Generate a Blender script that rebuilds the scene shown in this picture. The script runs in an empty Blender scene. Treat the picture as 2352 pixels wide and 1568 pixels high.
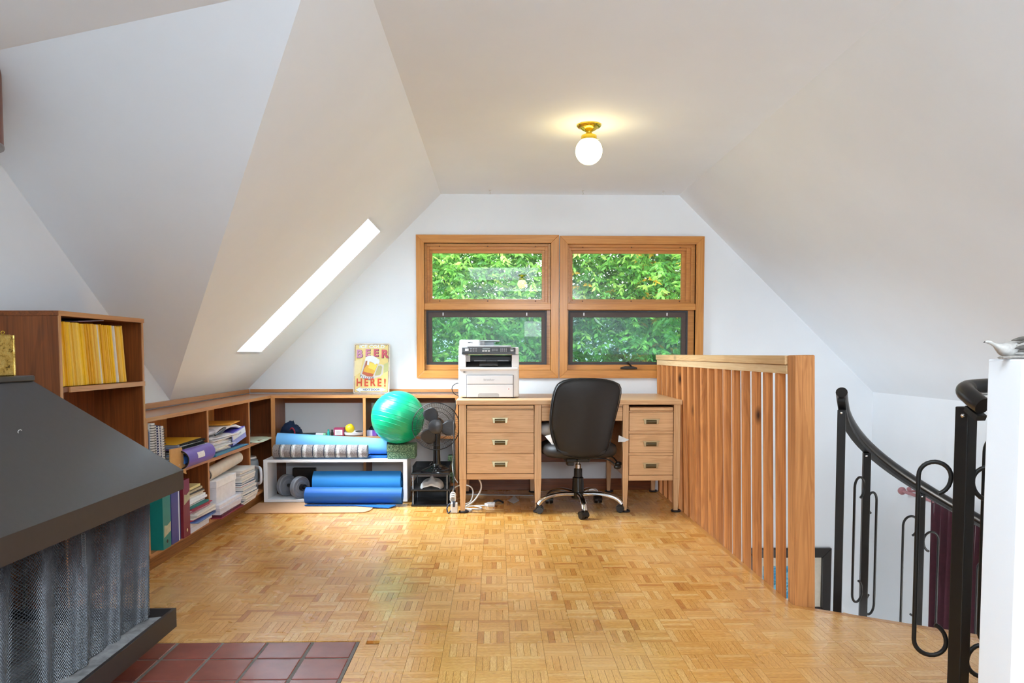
import bpy, bmesh, math, random
from mathutils import Vector, Matrix, noise
random.seed(7)
PI = math.pi
sc = bpy.context.scene
COL = sc.collection

# ------------------------------------------------------------------ camera, sky, sun, big lights, exposure
cam = bpy.data.cameras.new('camera'); cam_o = bpy.data.objects.new('camera', cam); COL.objects.link(cam_o)
cam_o.location = (0, 0, 1.064)
cam_o.rotation_euler = (math.radians(87.0), 0, -math.atan(36/1735))
cam.sensor_width = 36; cam.lens = 1735/2352*36
cam.shift_y = (903-784)/2352
cam.clip_start = .05; cam.clip_end = 400
sc.camera = cam_o
sc.view_settings.view_transform = 'Standard'; sc.view_settings.look = 'None'
sc.view_settings.gamma = 1; sc.view_settings.use_curve_mapping = False
sc.view_settings.exposure = 0.12
sc.cycles.max_bounces = 14; sc.cycles.diffuse_bounces = 9; sc.cycles.transparent_max_bounces = 16

w = bpy.data.worlds.new('sky'); sc.world = w; w.use_nodes = True
bg = w.node_tree.nodes['Background']; bg.inputs[0].default_value = (.86, .93, 1, 1); bg.inputs[1].default_value = 6.5

def lamp(name, kind, loc, rot, power, color=(1, 1, 1), **k):
    l = bpy.data.lights.new(name, kind); l.energy = power; l.color = color
    for a, v in k.items(): setattr(l, a, v)
    o = bpy.data.objects.new(name, l); COL.objects.link(o); o.location = loc; o.rotation_euler = rot
    return o
# sun from behind the house, high, lights the tree beyond the windows
sun = lamp('sun', 'SUN', (0, 0, 9), (0, 0, 0), 4.6, (1, .96, .86), angle=.02)
sun.rotation_euler = Vector((-.30, .62, -.72)).to_track_quat('-Z', 'Y').to_euler()
# added fill lamp inside a made-up ceiling well, out of view
lamp('fill_ceiling_well', 'AREA', (.1, .2, 2.62), (0, 0, 0), 62, (.88, .94, 1), shape='RECTANGLE', size=1.0, size_y=1.7)
# daylight through the narrow skylight in the left slope (fills the top of its shaft)
lamp('daylight_skylight', 'AREA', (-1.442, 5.045, 1.717), (0, math.radians(-45), 0), 126, (.78, .90, 1), shape='RECTANGLE', size=1.16, size_y=.48)
# added fill lamp in a strip opening of the unseen end wall
lamp('fill_rear_strip', 'AREA', (.5, -3.05, 1.97), (PI/2, 0, 0), 90, (.92, .96, 1), shape='RECTANGLE', size=1.98, size_y=.34)
# added fill lamp low on the stairwell wall, unseen, no window there
lamp('fill_stairwell', 'AREA', (2.93, 2.3, -1.25), (0, math.radians(92), 0), 78, (.98, .985, .97), shape='RECTANGLE', size=1.7, size_y=1.2)

# ------------------------------------------------------------------ helpers
def S(h):
    h = h.lstrip('#'); c = [int(h[i:i+2], 16)/255 for i in (0, 2, 4)]
    return tuple(x/12.92 if x <= .04045 else ((x+.055)/1.055)**2.4 for x in c) + (1,)
MATS = {}
def newmat(name):
    m = bpy.data.materials.new(name); m.use_nodes = True
    return m, m.node_tree.nodes, m.node_tree.links, m.node_tree.nodes['Principled BSDF']
def objvec(n, l, rnd=True):
    tc = n.new('ShaderNodeTexCoord')
    if not rnd: return tc.outputs['Object']
    oi = n.new('ShaderNodeObjectInfo'); mu = n.new('ShaderNodeMath'); mu.operation = 'MULTIPLY'; mu.inputs[1].default_value = 37.
    l.new(oi.outputs['Random'], mu.inputs[0])
    ad = n.new('ShaderNodeVectorMath'); ad.operation = 'ADD'
    l.new(tc.outputs['Object'], ad.inputs[0]); l.new(mu.outputs[0], ad.inputs[1])
    return ad.outputs[0]
def noise_node(n, l, vec, scale, detail=4, rough=.55, dist=0., stretch=None):
    if stretch:
        mp = n.new('ShaderNodeMapping'); mp.inputs['Scale'].default_value = stretch; l.new(vec, mp.inputs[0]); vec = mp.outputs[0]
    t = n.new('ShaderNodeTexNoise'); t.inputs['Scale'].default_value = scale; t.inputs['Detail'].default_value = detail
    t.inputs['Roughness'].default_value = rough; t.inputs['Distortion'].default_value = dist
    l.new(vec, t.inputs['Vector']); return t
def ramp(n, l, fac, stops):
    r = n.new('ShaderNodeValToRGB'); e = r.color_ramp.elements
    while len(e) < len(stops): e.new(.5)
    for i, (p, c) in enumerate(stops): e[i].position = p; e[i].color = c
    l.new(fac, r.inputs[0]); return r.outputs[0]
def mix(n, l, fac, a, b, mode='MIX'):
    m = n.new('ShaderNodeMix'); m.data_type = 'RGBA'; m.blend_type = mode
    for s, v in ((m.inputs[0], fac), (m.inputs[6], a), (m.inputs[7], b)):
        if hasattr(v, 'type') and hasattr(v, 'links'): l.new(v, s)
        else: s.default_value = v
    return m.outputs[2]
def bump(n, l, p, h, strength, dist=.002):
    b = n.new('ShaderNodeBump'); b.inputs['Strength'].default_value = strength; b.inputs['Distance'].default_value = dist
    l.new(h, b.inputs['Height']); l.new(b.outputs[0], p.inputs['Normal'])
def plain(name, col, rough=.5, metal=0., spec=.5, var=.06, scale=30, bmp=0., sub=0., coat=0., sheen=0.):
    if name in MATS: return MATS[name]
    m, n, l, p = newmat(name)
    c = S(col) if isinstance(col, str) else col
    t = noise_node(n, l, objvec(n, l), scale, 3)
    d = tuple(x*(1-var) for x in c[:3])+(1,); u = tuple(min(1, x*(1+var)) for x in c[:3])+(1,)
    l.new(ramp(n, l, t.outputs['Fac'], [(.3, d), (.7, u)]), p.inputs['Base Color'])
    p.inputs['Roughness'].default_value = rough; p.inputs['Metallic'].default_value = metal
    p.inputs['Specular IOR Level'].default_value = spec
    if coat: p.inputs['Coat Weight'].default_value = coat; p.inputs['Coat Roughness'].default_value = .15
    if sheen: p.inputs['Sheen Weight'].default_value = sheen
    if bmp: bump(n, l, p, noise_node(n, l, objvec(n, l), scale*6, 4).outputs['Fac'], bmp)
    MATS[name] = m; return m
def wood(name, light, dark, axis='x', fig=3.2, rough=.42, coat=0., knots=0, amount=1.):
    if name in MATS: return MATS[name]
    m, n, l, p = newmat(name)
    v = objvec(n, l)
    st = {'x': (.07, 1, 1), 'y': (1, .07, 1), 'z': (1, 1, .07)}[axis]
    big = noise_node(n, l, v, fig*6, 3, .5, .9, st)
    wv = n.new('ShaderNodeMath'); wv.operation = 'SINE'
    mu = n.new('ShaderNodeMath'); mu.operation = 'MULTIPLY'; mu.inputs[1].default_value = 34
    l.new(big.outputs['Fac'], mu.inputs[0]); l.new(mu.outputs[0], wv.inputs[0])
    fine = noise_node(n, l, v, 140, 3, .6, 0, tuple(.02 if s < 1 else 1 for s in st))
    a = S(light); b = S(dark); md = tuple((x+y)/2 for x, y in zip(a, b))
    mr = n.new('ShaderNodeMapRange'); mr.inputs[1].default_value = -1; mr.inputs[2].default_value = 1
    l.new(wv.outputs[0], mr.inputs[0])
    c1 = ramp(n, l, mr.outputs[0], [(.0, tuple(x+(y-x)*.45*amount for x, y in zip(a, b))), (.55, a), (1., tuple(x+(y-x)*.15*amount for x, y in zip(a, b)))])
    c2 = mix(n, l, .35, c1, ramp(n, l, fine.outputs['Fac'], [(.35, b), (.62, a)]))
    if knots:
        vo = n.new('ShaderNodeTexVoronoi'); vo.inputs['Scale'].default_value = knots
        mp = n.new('ShaderNodeMapping'); mp.inputs['Scale'].default_value = tuple(.6 if s < 1 else 1.6 for s in st); l.new(v, mp.inputs[0]); l.new(mp.outputs[0], vo.inputs['Vector'])
        k = ramp(n, l, vo.outputs['Distance'], [(.03, (1, 1, 1, 1)), (.16, (0, 0, 0, 1))])
        c2 = mix(n, l, k, c2, tuple(x*.22 for x in b[:3])+(1,))
    l.new(c2, p.inputs['Base Color']); p.inputs['Roughness'].default_value = rough
    p.inputs['Specular IOR Level'].default_value = .35
    if coat: p.inputs['Coat Weight'].default_value = coat; p.inputs['Coat Roughness'].default_value = .18
    bump(n, l, p, fine.outputs['Fac'], .12, .001)
    MATS[name] = m; return m
def emit(name, col, strength):
    m, n, l, p = newmat(name); p.inputs['Base Color'].default_value = (.9, .9, .88, 1)
    p.inputs['Emission Color'].default_value = col; p.inputs['Emission Strength'].default_value = strength
    MATS[name] = m; return m
def glass(name, tint=(1, 1, 1, 1), haze=0., hazecol=(.5, .6, .65, 1), boost=1.):
    m, n, l, p = newmat(name); n.remove(p)
    tr = n.new('ShaderNodeBsdfTransparent'); tr.inputs[0].default_value = tint
    gl = n.new('ShaderNodeBsdfGlossy'); gl.inputs['Roughness'].default_value = .0
    fr = n.new('ShaderNodeFresnel'); fr.inputs[0].default_value = 1.5
    mu = n.new('ShaderNodeMath'); mu.operation = 'MULTIPLY'; mu.inputs[1].default_value = boost; l.new(fr.outputs[0], mu.inputs[0])
    ms = n.new('ShaderNodeMixShader'); l.new(mu.outputs[0], ms.inputs[0])
    src = tr.outputs[0]
    if haze:
        df = n.new('ShaderNodeBsdfDiffuse'); df.inputs[0].default_value = hazecol
        m2 = n.new('ShaderNodeMixShader'); m2.inputs[0].default_value = haze; l.new(src, m2.inputs[1]); l.new(df.outputs[0], m2.inputs[2]); src = m2.outputs[0]
    l.new(src, ms.inputs[1]); l.new(gl.outputs[0], ms.inputs[2])
    l.new(ms.outputs[0], n['Material Output'].inputs[0]); MATS[name] = m; return m

ORG = {}
def xyz(o): return ORG.get(o, Vector((0, 0, 0)))
class MB:
    def __init__(s): s.v = []; s.f = []; s.uv = None
    def add(s, vs, fs):
        b = len(s.v); s.v += [Vector(v) for v in vs]; s.f += [tuple(i+b for i in f) for f in fs]; return b
    def box(s, x0, x1, y0, y1, z0, z1):
        s.add([(x, y, z) for z in (z0, z1) for y in (y0, y1) for x in (x0, x1)],
              [(0, 2, 3, 1), (4, 5, 7, 6), (0, 1, 5, 4), (2, 6, 7, 3), (0, 4, 6, 2), (1, 3, 7, 5)]); return s
    def cbox(s, c, d): return s.box(c[0]-d[0]/2, c[0]+d[0]/2, c[1]-d[1]/2, c[1]+d[1]/2, c[2]-d[2]/2, c[2]+d[2]/2)
    def prism(s, poly, d):      # planar polygon of 3-D points extruded by the vector d
        n = len(poly); d = Vector(d); P = [Vector(p) for p in poly]
        s.add(P+[p+d for p in P], [tuple(range(n))[::-1], tuple(range(n, 2*n))]+[(i, (i+1) % n, (i+1) % n+n, i+n) for i in range(n)]); return s
    def lathe(s, prof, n=24, c=(0, 0, 0), axis='z'):
        b = []; N = len(prof)
        for r, h in prof:
            for k in range(n):
                a = 2*PI*k/n; p = (r*math.cos(a), r*math.sin(a), h)
                if axis == 'y': p = (p[0], p[2], p[1])
                if axis == 'x': p = (p[2], p[0], p[1])
                b.append((p[0]+c[0], p[1]+c[1], p[2]+c[2]))
        f = [(i*n+k, i*n+(k+1) % n, (i+1)*n+(k+1) % n, (i+1)*n+k) for i in range(N-1) for k in range(n)]
        if prof[0][0] > 1e-6: f.append(tuple(range(n))[::-1])
        if prof[-1][0] > 1e-6: f.append(tuple((N-1)*n+k for k in range(n)))
        s.add(b, f); return s
    def cyl(s, p0, p1, r0, r1=None, n=16, cap=True):
        return s.tube([p0, p1], [r0, r0 if r1 is None else r1], n, cap)
    def tube(s, pts, r, n=8, cap=True, closed=False):
        P = [Vector(p) for p in pts]; N = len(P); rr = r if isinstance(r, (list, tuple)) else [r]*N
        up = None; vs = []
        for i in range(N):
            if closed: t = (P[(i+1) % N]-P[i-1]).normalized()
            else: t = (P[min(i+1, N-1)]-P[max(i-1, 0)]).normalized()
            if up is None: up = t.orthogonal().normalized()
            else: up = (up-t*up.dot(t)); up = up.normalized() if up.length > 1e-6 else t.orthogonal().normalized()
            q = t.cross(up)
            for k in range(n):
                a = 2*PI*k/n; vs.append(P[i]+(up*math.cos(a)+q*math.sin(a))*rr[i])
        M = N if closed else N-1
        f = [(i*n+k, i*n+(k+1) % n, ((i+1) % N)*n+(k+1) % n, ((i+1) % N)*n+k) for i in range(M) for k in range(n)]
        if cap and not closed: f += [tuple(range(n))[::-1], tuple((N-1)*n+k for k in range(n))]
        s.add(vs, f); return s
    def sweep(s, pts, prof, upv=(0, 0, 1)):   # prof: closed list of (side, up) offsets
        P = [Vector(p) for p in pts]; N = len(P); n = len(prof); U = Vector(upv); vs = []
        for i in range(N):
            t = (P[min(i+1, N-1)]-P[max(i-1, 0)]).normalized(); sd = t.cross(U).normalized(); u = sd.cross(t)
            vs += [P[i]+sd*a+u*b for a, b in prof]
        f = [(i*n+k, i*n+(k+1) % n, (i+1)*n+(k+1) % n, (i+1)*n+k) for i in range(N-1) for k in range(n)]
        f += [tuple(range(n))[::-1], tuple((N-1)*n+k for k in range(n))]
        s.add(vs, f); return s
    def rings(s, rings, close=True, cap=True):   # list of equal-length loops
        n = len(rings[0]); N = len(rings)
        f = [(i*n+k, i*n+(k+1) % n, (i+1)*n+(k+1) % n, (i+1)*n+k) for i in range(N-1) for k in range(n if close else n-1)]
        if cap: f += [tuple(range(n))[::-1], tuple((N-1)*n+k for k in range(n))]
        s.add([p for r in rings for p in r], f); return s
    def sphere(s, c, r, nu=20, nv=12, sc=(1, 1, 1)):
        prof = [(r*math.sin(PI*i/nv), -r*math.cos(PI*i/nv)) for i in range(nv+1)]
        b = len(s.v); s.lathe([(max(a, 1e-5), h) for a, h in prof], nu)
        for i in range(b, len(s.v)): v = s.v[i]; s.v[i] = Vector((v.x*sc[0]+c[0], v.y*sc[1]+c[1], v.z*sc[2]+c[2]))
        return s
    def xf(s, M, start=0):
        for i in range(start, len(s.v)): s.v[i] = M @ s.v[i]
        return s
    def warp(s, fn):
        s.v = [Vector(fn(v)) for v in s.v]; return s
    def mesh(s, name, org=(0, 0, 0), smooth=None):
        m = bpy.data.meshes.new(name); o = Vector(org); m.from_pydata([v-o for v in s.v], [], s.f); m.validate()
        bm = bmesh.new(); bm.from_mesh(m); bmesh.ops.recalc_face_normals(bm, faces=bm.faces); bm.to_mesh(m); bm.free()
        if smooth:
            m.polygons.foreach_set('use_smooth', [True]*len(m.polygons)); m.set_sharp_from_angle(angle=math.radians(smooth))
        m.update(); return m
    def build(s, name, mat, parent=None, bev=0., smooth=None, sub=0, org=None, label=None, seg=2):
        base = xyz(parent) if parent else Vector(org or (0, 0, 0))
        m = s.mesh(name, base, smooth); m.materials.append(mat)
        o = bpy.data.objects.new(name, m); COL.objects.link(o)
        if parent: o.parent = parent; ORG[o] = base
        else: o.location = base; ORG[o] = base
        if bev:
            b = o.modifiers.new('bevel', 'BEVEL'); b.width = bev; b.segments = seg; b.limit_method = 'ANGLE'; b.angle_limit = math.radians(40)
        if sub:
            q = o.modifiers.new('sub', 'SUBSURF'); q.levels = q.render_levels = sub
        if label: o['label'] = label
        return o
def tag(o, label, cat, group=None, kind=None):
    o['label'] = label; o['category'] = cat
    if group: o['group'] = group
    if kind: o['kind'] = kind
    return o
def thing(name, label, cat, loc=(0, 0, 0), rz=0., group=None, local=False, kind=None):
    o = bpy.data.objects.new(name, None); o.empty_display_size = .1; COL.objects.link(o); o.location = loc; o.rotation_euler = (0, 0, rz)
    ORG[o] = Vector((0, 0, 0)) if (local or rz) else Vector(loc)
    return tag(o, label, cat, group, kind)
def copy_tree(o, loc, rz=None, label=None):
    def rec(a, par):
        c = a.copy(); COL.objects.link(c)
        if par: c.parent = par
        for ch in a.children: rec(ch, c)
        return c
    r = rec(o, None); r.location = loc
    if rz is not None: r.rotation_euler = (0, 0, rz)
    if label: r['label'] = label
    return r
ORD = 'first second third fourth fifth sixth seventh eighth ninth tenth eleventh twelfth thirteenth fourteenth fifteenth sixteenth seventeenth eighteenth nineteenth'.split()
def nth(i):      # 0 -> first
    if i < 19: return ORD[i]
    t = {2: 'twent', 3: 'thirt', 4: 'fort', 5: 'fift'}[(i+1)//10]
    return t+'ieth' if (i+1) % 10 == 0 else t+'y-'+ORD[(i+1) % 10-1]
def struct(o, label, cat): return tag(o, label, cat, kind='structure')
def catmull(pts, k=6):
    P = [Vector(p) for p in pts]; P = [P[0]*2-P[1]]+P+[P[-1]*2-P[-2]]; out = []
    for i in range(1, len(P)-2):
        a, b, c, d = P[i-1:i+3]
        for j in range(k):
            t = j/k; out.append(.5*((2*b)+(c-a)*t+(2*a-5*b+4*c-d)*t*t+(3*b-a-3*c+d)*t**3))
    out.append(P[-2]); return out
def text(name, s, size, mat, parent, loc, rot=(PI/2, 0, 0), ext=.0004, align='CENTER', sx=1., bold=0., shear=0.):
    c = bpy.data.curves.new(name, 'FONT'); c.body = s; c.size = size; c.extrude = ext; c.align_x = align; c.align_y = 'CENTER'; c.offset = bold; c.resolution_u = 6; c.shear = shear
    t = bpy.data.objects.new('tmp', c); COL.objects.link(t)
    bpy.context.view_layer.update()
    me = bpy.data.meshes.new_from_object(t.evaluated_get(bpy.context.evaluated_depsgraph_get()))
    bpy.data.objects.remove(t); bpy.data.curves.remove(c)
    me.name = name; me.materials.clear(); me.materials.append(mat)
    M = Matrix.Diagonal((sx, 1, 1, 1)); me.transform(M)
    o = bpy.data.objects.new(name, me); COL.objects.link(o)
    o.parent = parent; o.location = Vector(loc)-xyz(parent); o.rotation_euler = rot
    return o
def roll(p0, p1, r0, r1=None, turns=3., th=.006, n=26, flip=1, start=0., rin=.3, squash=1.):
    """a rolled sheet: spiral strip from inner radius to r0, along p0 -> p1"""
    r1 = r1 or r0; mb = MB(); P0, P1 = Vector(p0), Vector(p1); t = (P1-P0).normalized()
    up = Vector((0, 0, 1)); sd = t.cross(up).normalized(); up = sd.cross(t); N = int(turns*n); loops = []
    for P, R in ((P0, r0), (P1, r1)):
        out = []; inn = []
        for i in range(N+1):
            a = flip*(start+2*PI*turns*i/N); r = R*(rin+(1-rin)*i/N)
            h = th*R/r0
            d = sd*math.cos(a)+up*math.sin(a)*squash
            out.append(P+d*r); inn.append(P+d*(r-h))
        loops.append(out+inn[::-1])
    m = len(loops[0]); K = 5
    for k in range(K+1):
        mb.v += [a.lerp(b, k/K) for a, b in zip(*loops)]
    for k in range(K):
        mb.f += [(k*m+i, k*m+(i+1) % m, (k+1)*m+(i+1) % m, (k+1)*m+i) for i in range(m)]
    for e in (0, K):
        for i in range(N): mb.f.append((e*m+i, e*m+i+1, e*m+m-2-i, e*m+m-1-i))
    return mb
def rrect(w, h, r, n=5):   # rounded rectangle outline centred on 0
    o = []
    for cx, cy, a0 in ((w/2-r, h/2-r, 0), (-w/2+r, h/2-r, PI/2), (-w/2+r, -h/2+r, PI), (w/2-r, -h/2+r, 1.5*PI)):
        o += [(cx+r*math.cos(a0+PI/2*i/n), cy+r*math.sin(a0+PI/2*i/n)) for i in range(n+1)]
    return o

# ------------------------------------------------------------------ materials
WALL = plain('white_wall_paint', (.80, .848, .892, 1), .8, var=.012, scale=3, bmp=.06)
def wallmat(): return WALL
FIR = {a: wood('fir_trim_'+a, '#cf9048', '#a5601f', a, 2.2, .38, .25, amount=.8) for a in 'xyz'}
CEDAR = wood('cedar_post', '#d3955a', '#96562a', 'z', 2.4, .5, 0, 0)
CEDAR_K = wood('cedar_baluster', '#cf8a4c', '#7f431a', 'z', 2.0, .5, 0, 5)
PINE = wood('pale_pine_rail', '#ddbc8c', '#b98a55', 'y', 2.4, .5, 0, 4)
OAK = {a: wood('desk_oak_'+a, '#dcb487', '#b08254', a, 3.4, .4, .15) for a in 'xyz'}
PLY = {a: wood('stained_plywood_'+a, '#8a4c22', '#4c240c', a, 2.2, .42, .15) for a in 'xyz'}
PLYL = {a: wood('shelf_edge_'+a, '#c58c58', '#96602f', a, 2.6, .4, .2) for a in 'xyz'}
TOP = {a: wood('shelf_top_'+a, '#b98660', '#92603c', a, 2.4, .25, .4) for a in 'xyz'}
BLACKMETAL = plain('black_hood_metal', '#2e2e30', .33, .0, .5, .08, 60, .05)
IRON = plain('black_iron', '#18191a', .45, .2, .5, .1, 80)
BLKPL = plain('black_plastic', '#131314', .28, 0, .5, .05)
LEATHER = plain('black_leather', '#1d1d1e', .5, 0, .45, .08, 40, .12)
CHROME = plain('chrome', '#d8d8d8', .08, 1., .5, .01)
BRASS = plain('brass', '#dcbf48', .2, 1., .5, .08)
OLDBRASS = plain('old_brass', '#8d8468', .35, 1., .5, .1)
WHITE = plain('white_laminate', '#e9ebee', .35, 0, .5, .01)
PAPER = plain('white_paper', '#e6e4e4', .7, 0, .3, .03)
# ------------------------------------------------------------------ room shell
D = 5.87; ZC = 2.285; XL = -1.917; ZL = .792; XR = 2.96; ZR = .763; XCR = 1.41; REAR = -3.0; LOW = -2.5; TH = .15
WA = dict(x0=-.615, x1=.483, z0=.875, z1=1.975, gx0=-.498, gx1=.357, dx0=-.542, dx1=.392)
WB = dict(x0=.490, x1=1.609, z0=.875, z1=1.969, gx0=.597, gx1=1.4526, dx0=.563, dx1=1.495)
CW = .061
def inner(W): return W['x0']+CW, W['x1']-CW, W['z0']+CW, W['z1']-CW
a0, a1, az0, az1 = inner(WA); b0, b1, bz0, bz1 = inner(WB)
zlo, zhi = az0, az1
def zx_prism(mb, pts): mb.prism([(x, D, z) for x, z in pts], (0, TH, 0))
def xl(z): return XL+(z-ZL)
def xr(z): return XCR+(ZC-z)*(XR-XCR)/(ZC-ZR)
wb = MB()
zx_prism(wb, [(XL-.1, LOW), (XR+.1, LOW), (XR+.1, ZR), (xr(zlo), zlo), (xl(zlo), zlo), (XL, ZL), (XL-.1, ZL-.1)])
zx_prism(wb, [(xl(zhi), zhi), (xr(zhi), zhi), (XCR, ZC), (xl(ZC), ZC)])
zx_prism(wb, [(xl(zlo), zlo), (a0, zlo), (a0, zhi), (xl(zhi), zhi)])
zx_prism(wb, [(a1, zlo), (b0, zlo), (b0, zhi), (a1, zhi)])
zx_prism(wb, [(b1, zlo), (xr(zlo), zlo), (xr(zhi), zhi), (b1, zhi)])
struct(wb.build('wall_back', WALL), 'white gable wall holding the two wood framed windows', 'wall')
Pv = Vector((XL, 4.468, ZL)); Vt = Vector((-.559, 2.297, 2.150)); E0 = Vector((XL, 2.651, 2.039))
def A(y, t): return (XL+t, y, ZL+t)
tC = ZC-ZL; tS = Vt.z-ZL; sy0, sy1, st0, st1 = 4.80, 5.29, .285, 1.115
NO = (-.085, 0, .085)
sl = MB()
sl.prism([A(sy1, -.02), A(D+.05, -.02), A(D+.05, tC), A(sy1, tC)], NO)
sl.prism([A(sy0, -.02), A(sy1, -.02), A(sy1, st0), A(sy0, st0)], NO)
sl.prism([A(sy0, st1), A(sy1, st1), A(sy1, tC), A(sy0, tC)], NO)
sl.prism([A(sy0, -.02), A(4.468, 0), Vt, A(REAR, tS), A(REAR, tC), A(sy0, tC)], NO)
struct(sl.build('ceiling_left_slope', WALL), 'white sloping ceiling pierced by the long narrow skylight', 'ceiling')
sk = thing('window_3', 'narrow skylight cut into the white sloping ceiling', 'skylight', kind='structure')
N1 = Vector((-.7071, 0, .7071)); dp = .34
sh = MB()
c4 = [Vector(A(sy0, st0)), Vector(A(sy1, st0)), Vector(A(sy1, st1)), Vector(A(sy0, st1))]
for i in range(4):
    p, q = c4[i], c4[(i+1) % 4]; mid = (c4[0]+c4[2])/2
    o = ((p+q)/2-mid).normalized()*.02
    sh.prism([p+o*.1, q+o*.1, q+o*.1+N1*dp, p+o*.1+N1*dp], o)
sh.build('skylight_shaft', WALL, sk)
SKYGL = glass('skylight_glass', (1, 1, 1, 1))
sg = MB(); sg.prism([p+N1*(dp-.03) for p in c4], N1*.006); sg.build('pane', SKYGL, sk)
cb = MB(); cb.prism([Pv, Vt, E0], (0, .06, .09)); struct(cb.build('ceiling_dormer_slope', WALL), 'shaded triangular ceiling facet above the tall bookcase', 'ceiling')
zs = lambda x: 2.196+.0818*x
so = MB(); so.prism([E0, Vt, (Vt.x, REAR, Vt.z), (XL-.05, REAR, zs(XL-.05)), (XL-.05, 2.66, zs(XL-.05))], (0, 0, .08))
struct(so.build('ceiling_soffit', WALL), 'pale lower ceiling edge crossing the upper corner above the flue', 'ceiling')
wl = MB(); wl.prism([(XL, REAR, -.25), (XL, D, -.25), (XL, D, ZL), Pv, E0, (XL, REAR, zs(XL))], (-.12, 0, 0))
struct(wl.build('wall_left', WALL), 'white wall behind the bookcase and low shelf', 'wall')
ce = MB()
wx0, wx1, wy0, wy1 = -.41, .61, -.7, 1.1  # made-up ceiling well, out of view, housing the fill lamp
for bx in ((xl(ZC), XCR, wy1, D+.05), (xl(ZC), XCR, REAR, wy0), (xl(ZC), wx0, wy0, wy1), (wx1, XCR, wy0, wy1)): ce.box(*bx, ZC, ZC+.1)
for bx in ((wx0-.03, wx0, wy0-.03, wy1+.03), (wx1, wx1+.03, wy0-.03, wy1+.03), (wx0, wx1, wy0-.03, wy0), (wx0, wx1, wy1, wy1+.03)): ce.box(*bx, ZC+.1, ZC+.36)
ce.box(wx0-.03, wx1+.03, wy0-.03, wy1+.03, ZC+.36, ZC+.40)
struct(ce.build('ceiling', WALL), 'flat white ceiling strip that carries the globe lamp', 'ceiling')
cr = MB(); cr.prism([(XCR, REAR, ZC), (XR, REAR, ZR), (XR, D+.05, ZR), (XCR, D+.05, ZC)], (.08, 0, .08))
struct(cr.build('ceiling_right_slope', WALL), 'plain white sloping ceiling above the stairwell', 'ceiling')
wr = MB(); wr.box(XR, XR+.12, REAR, D+.05, LOW, ZR); struct(wr.build('wall_right', WALL), 'low white knee wall beyond the spiral stair', 'wall')
# end wall behind the camera: small window, strip opening added for fill
wf = MB()
wf.prism([(XL, REAR, -.25), (XR, REAR, -.25), (XR, REAR, 1.0), (XL, REAR, 1.0)], (0, -.12, 0))
wf.box(.55, 1.1, REAR-.12, REAR, 1.0, 1.4)
wf.prism([(XL, REAR, 1.0), (.55, REAR, 1.0), (.55, REAR, 1.7), (XL, REAR, 1.7)], (0, -.12, 0))
wf.prism([(1.1, REAR, 1.0), (XR, REAR, 1.0), (1.95, REAR, 1.7), (1.1, REAR, 1.7)], (0, -.12, 0))
wf.prism([(XL, REAR, 1.7), (1.95, REAR, 1.7), (1.9, REAR, 1.8), (XL, REAR, 1.8)], (0, -.12, 0))
wf.prism([(XL, REAR, 1.8), (-.5, REAR, 1.8), (-.5, REAR, 2.14), (XL, REAR, 2.14)], (0, -.12, 0))
wf.prism([(1.5, REAR, 1.8), (1.9, REAR, 1.8), (1.56, REAR, 2.14), (1.5, REAR, 2.14)], (0, -.12, 0))
wf.prism([(XL, REAR, 2.14), (1.56, REAR, 2.14), (XCR, REAR, ZC), (-1.9, REAR, ZC)], (0, -.12, 0))
struct(wf.build('wall_front', WALL), 'white end wall behind the viewer with a small window and an added strip opening', 'wall')
pw = MB(); pw.prism([(XL, -.8, -.02), (-.02, -.8, -.02), (-.02, -.8, ZC), (xl(ZC), -.8, ZC), (xl(2.15), -.8, 2.15), (XL, -.8, zs(XL))], (0, -.1, 0))  # unseen wall added to keep rear fill off the dormer facet
struct(pw.build('wall_light_block', WALL), 'white blocking wall added behind the viewer to shade the dormer facet', 'wall')
# stairwell below floor level
sw = MB(); sw.box(1.31, 1.40, 3.2, D, LOW, -.26); sw.box(1.31, XR, 1.5, 1.6, LOW, -.26); sw.box(1.31, 1.40, 1.6, 3.2, LOW, -.26)
struct(sw.build('wall_stairwell', WALL), 'white stairwell walls under the loft floor edge', 'wall')
sf = MB(); sf.box(1.3, XR, 1.5, D, LOW-.08, LOW); struct(sf.build('floor_lower', plain('lower_carpet', '#9a8f80', .9)), 'beige floor at the foot of the spiral stair', 'floor')

# ------------------------------------------------------------------ floor: parquet fingers and hearth tiles
XE = 1.258; C0 = Vector((1.262, 3.125)); C1 = Vector((1.83, 2.775)); dd = (C1-C0).normalized(); nn = Vector((-dd.y, dd.x))
C2 = C0+dd*1.9
fl = MB(); fl.prism([(XL, REAR, -.012), (XR, REAR, -.012), (XR, C2.y, -.012), (C2.x, C2.y, -.012), (C0.x, C0.y, -.012), (XE, 3.2, -.012), (XE, D, -.012), (XL, D, -.012)], (0, 0, -.24))
JOINT = plain('parquet_joint', '#9a6a35', .6)
floor = fl.build('floor', JOINT); struct(floor, 'honey coloured oak finger parquet floor', 'floor')
cp_ = MB(); cp_.box(XL+.02, XR-.02, REAR+.02, .95, -.0119, .006)  # pale sheet added out of view to bounce neutral light upward
struct(cp_.build('floor_bounce', plain('bounce_pale', '#d4d3d2', .95, scale=200)), 'pale bounce surface added over the unseen rear floor', 'floor')
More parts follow.
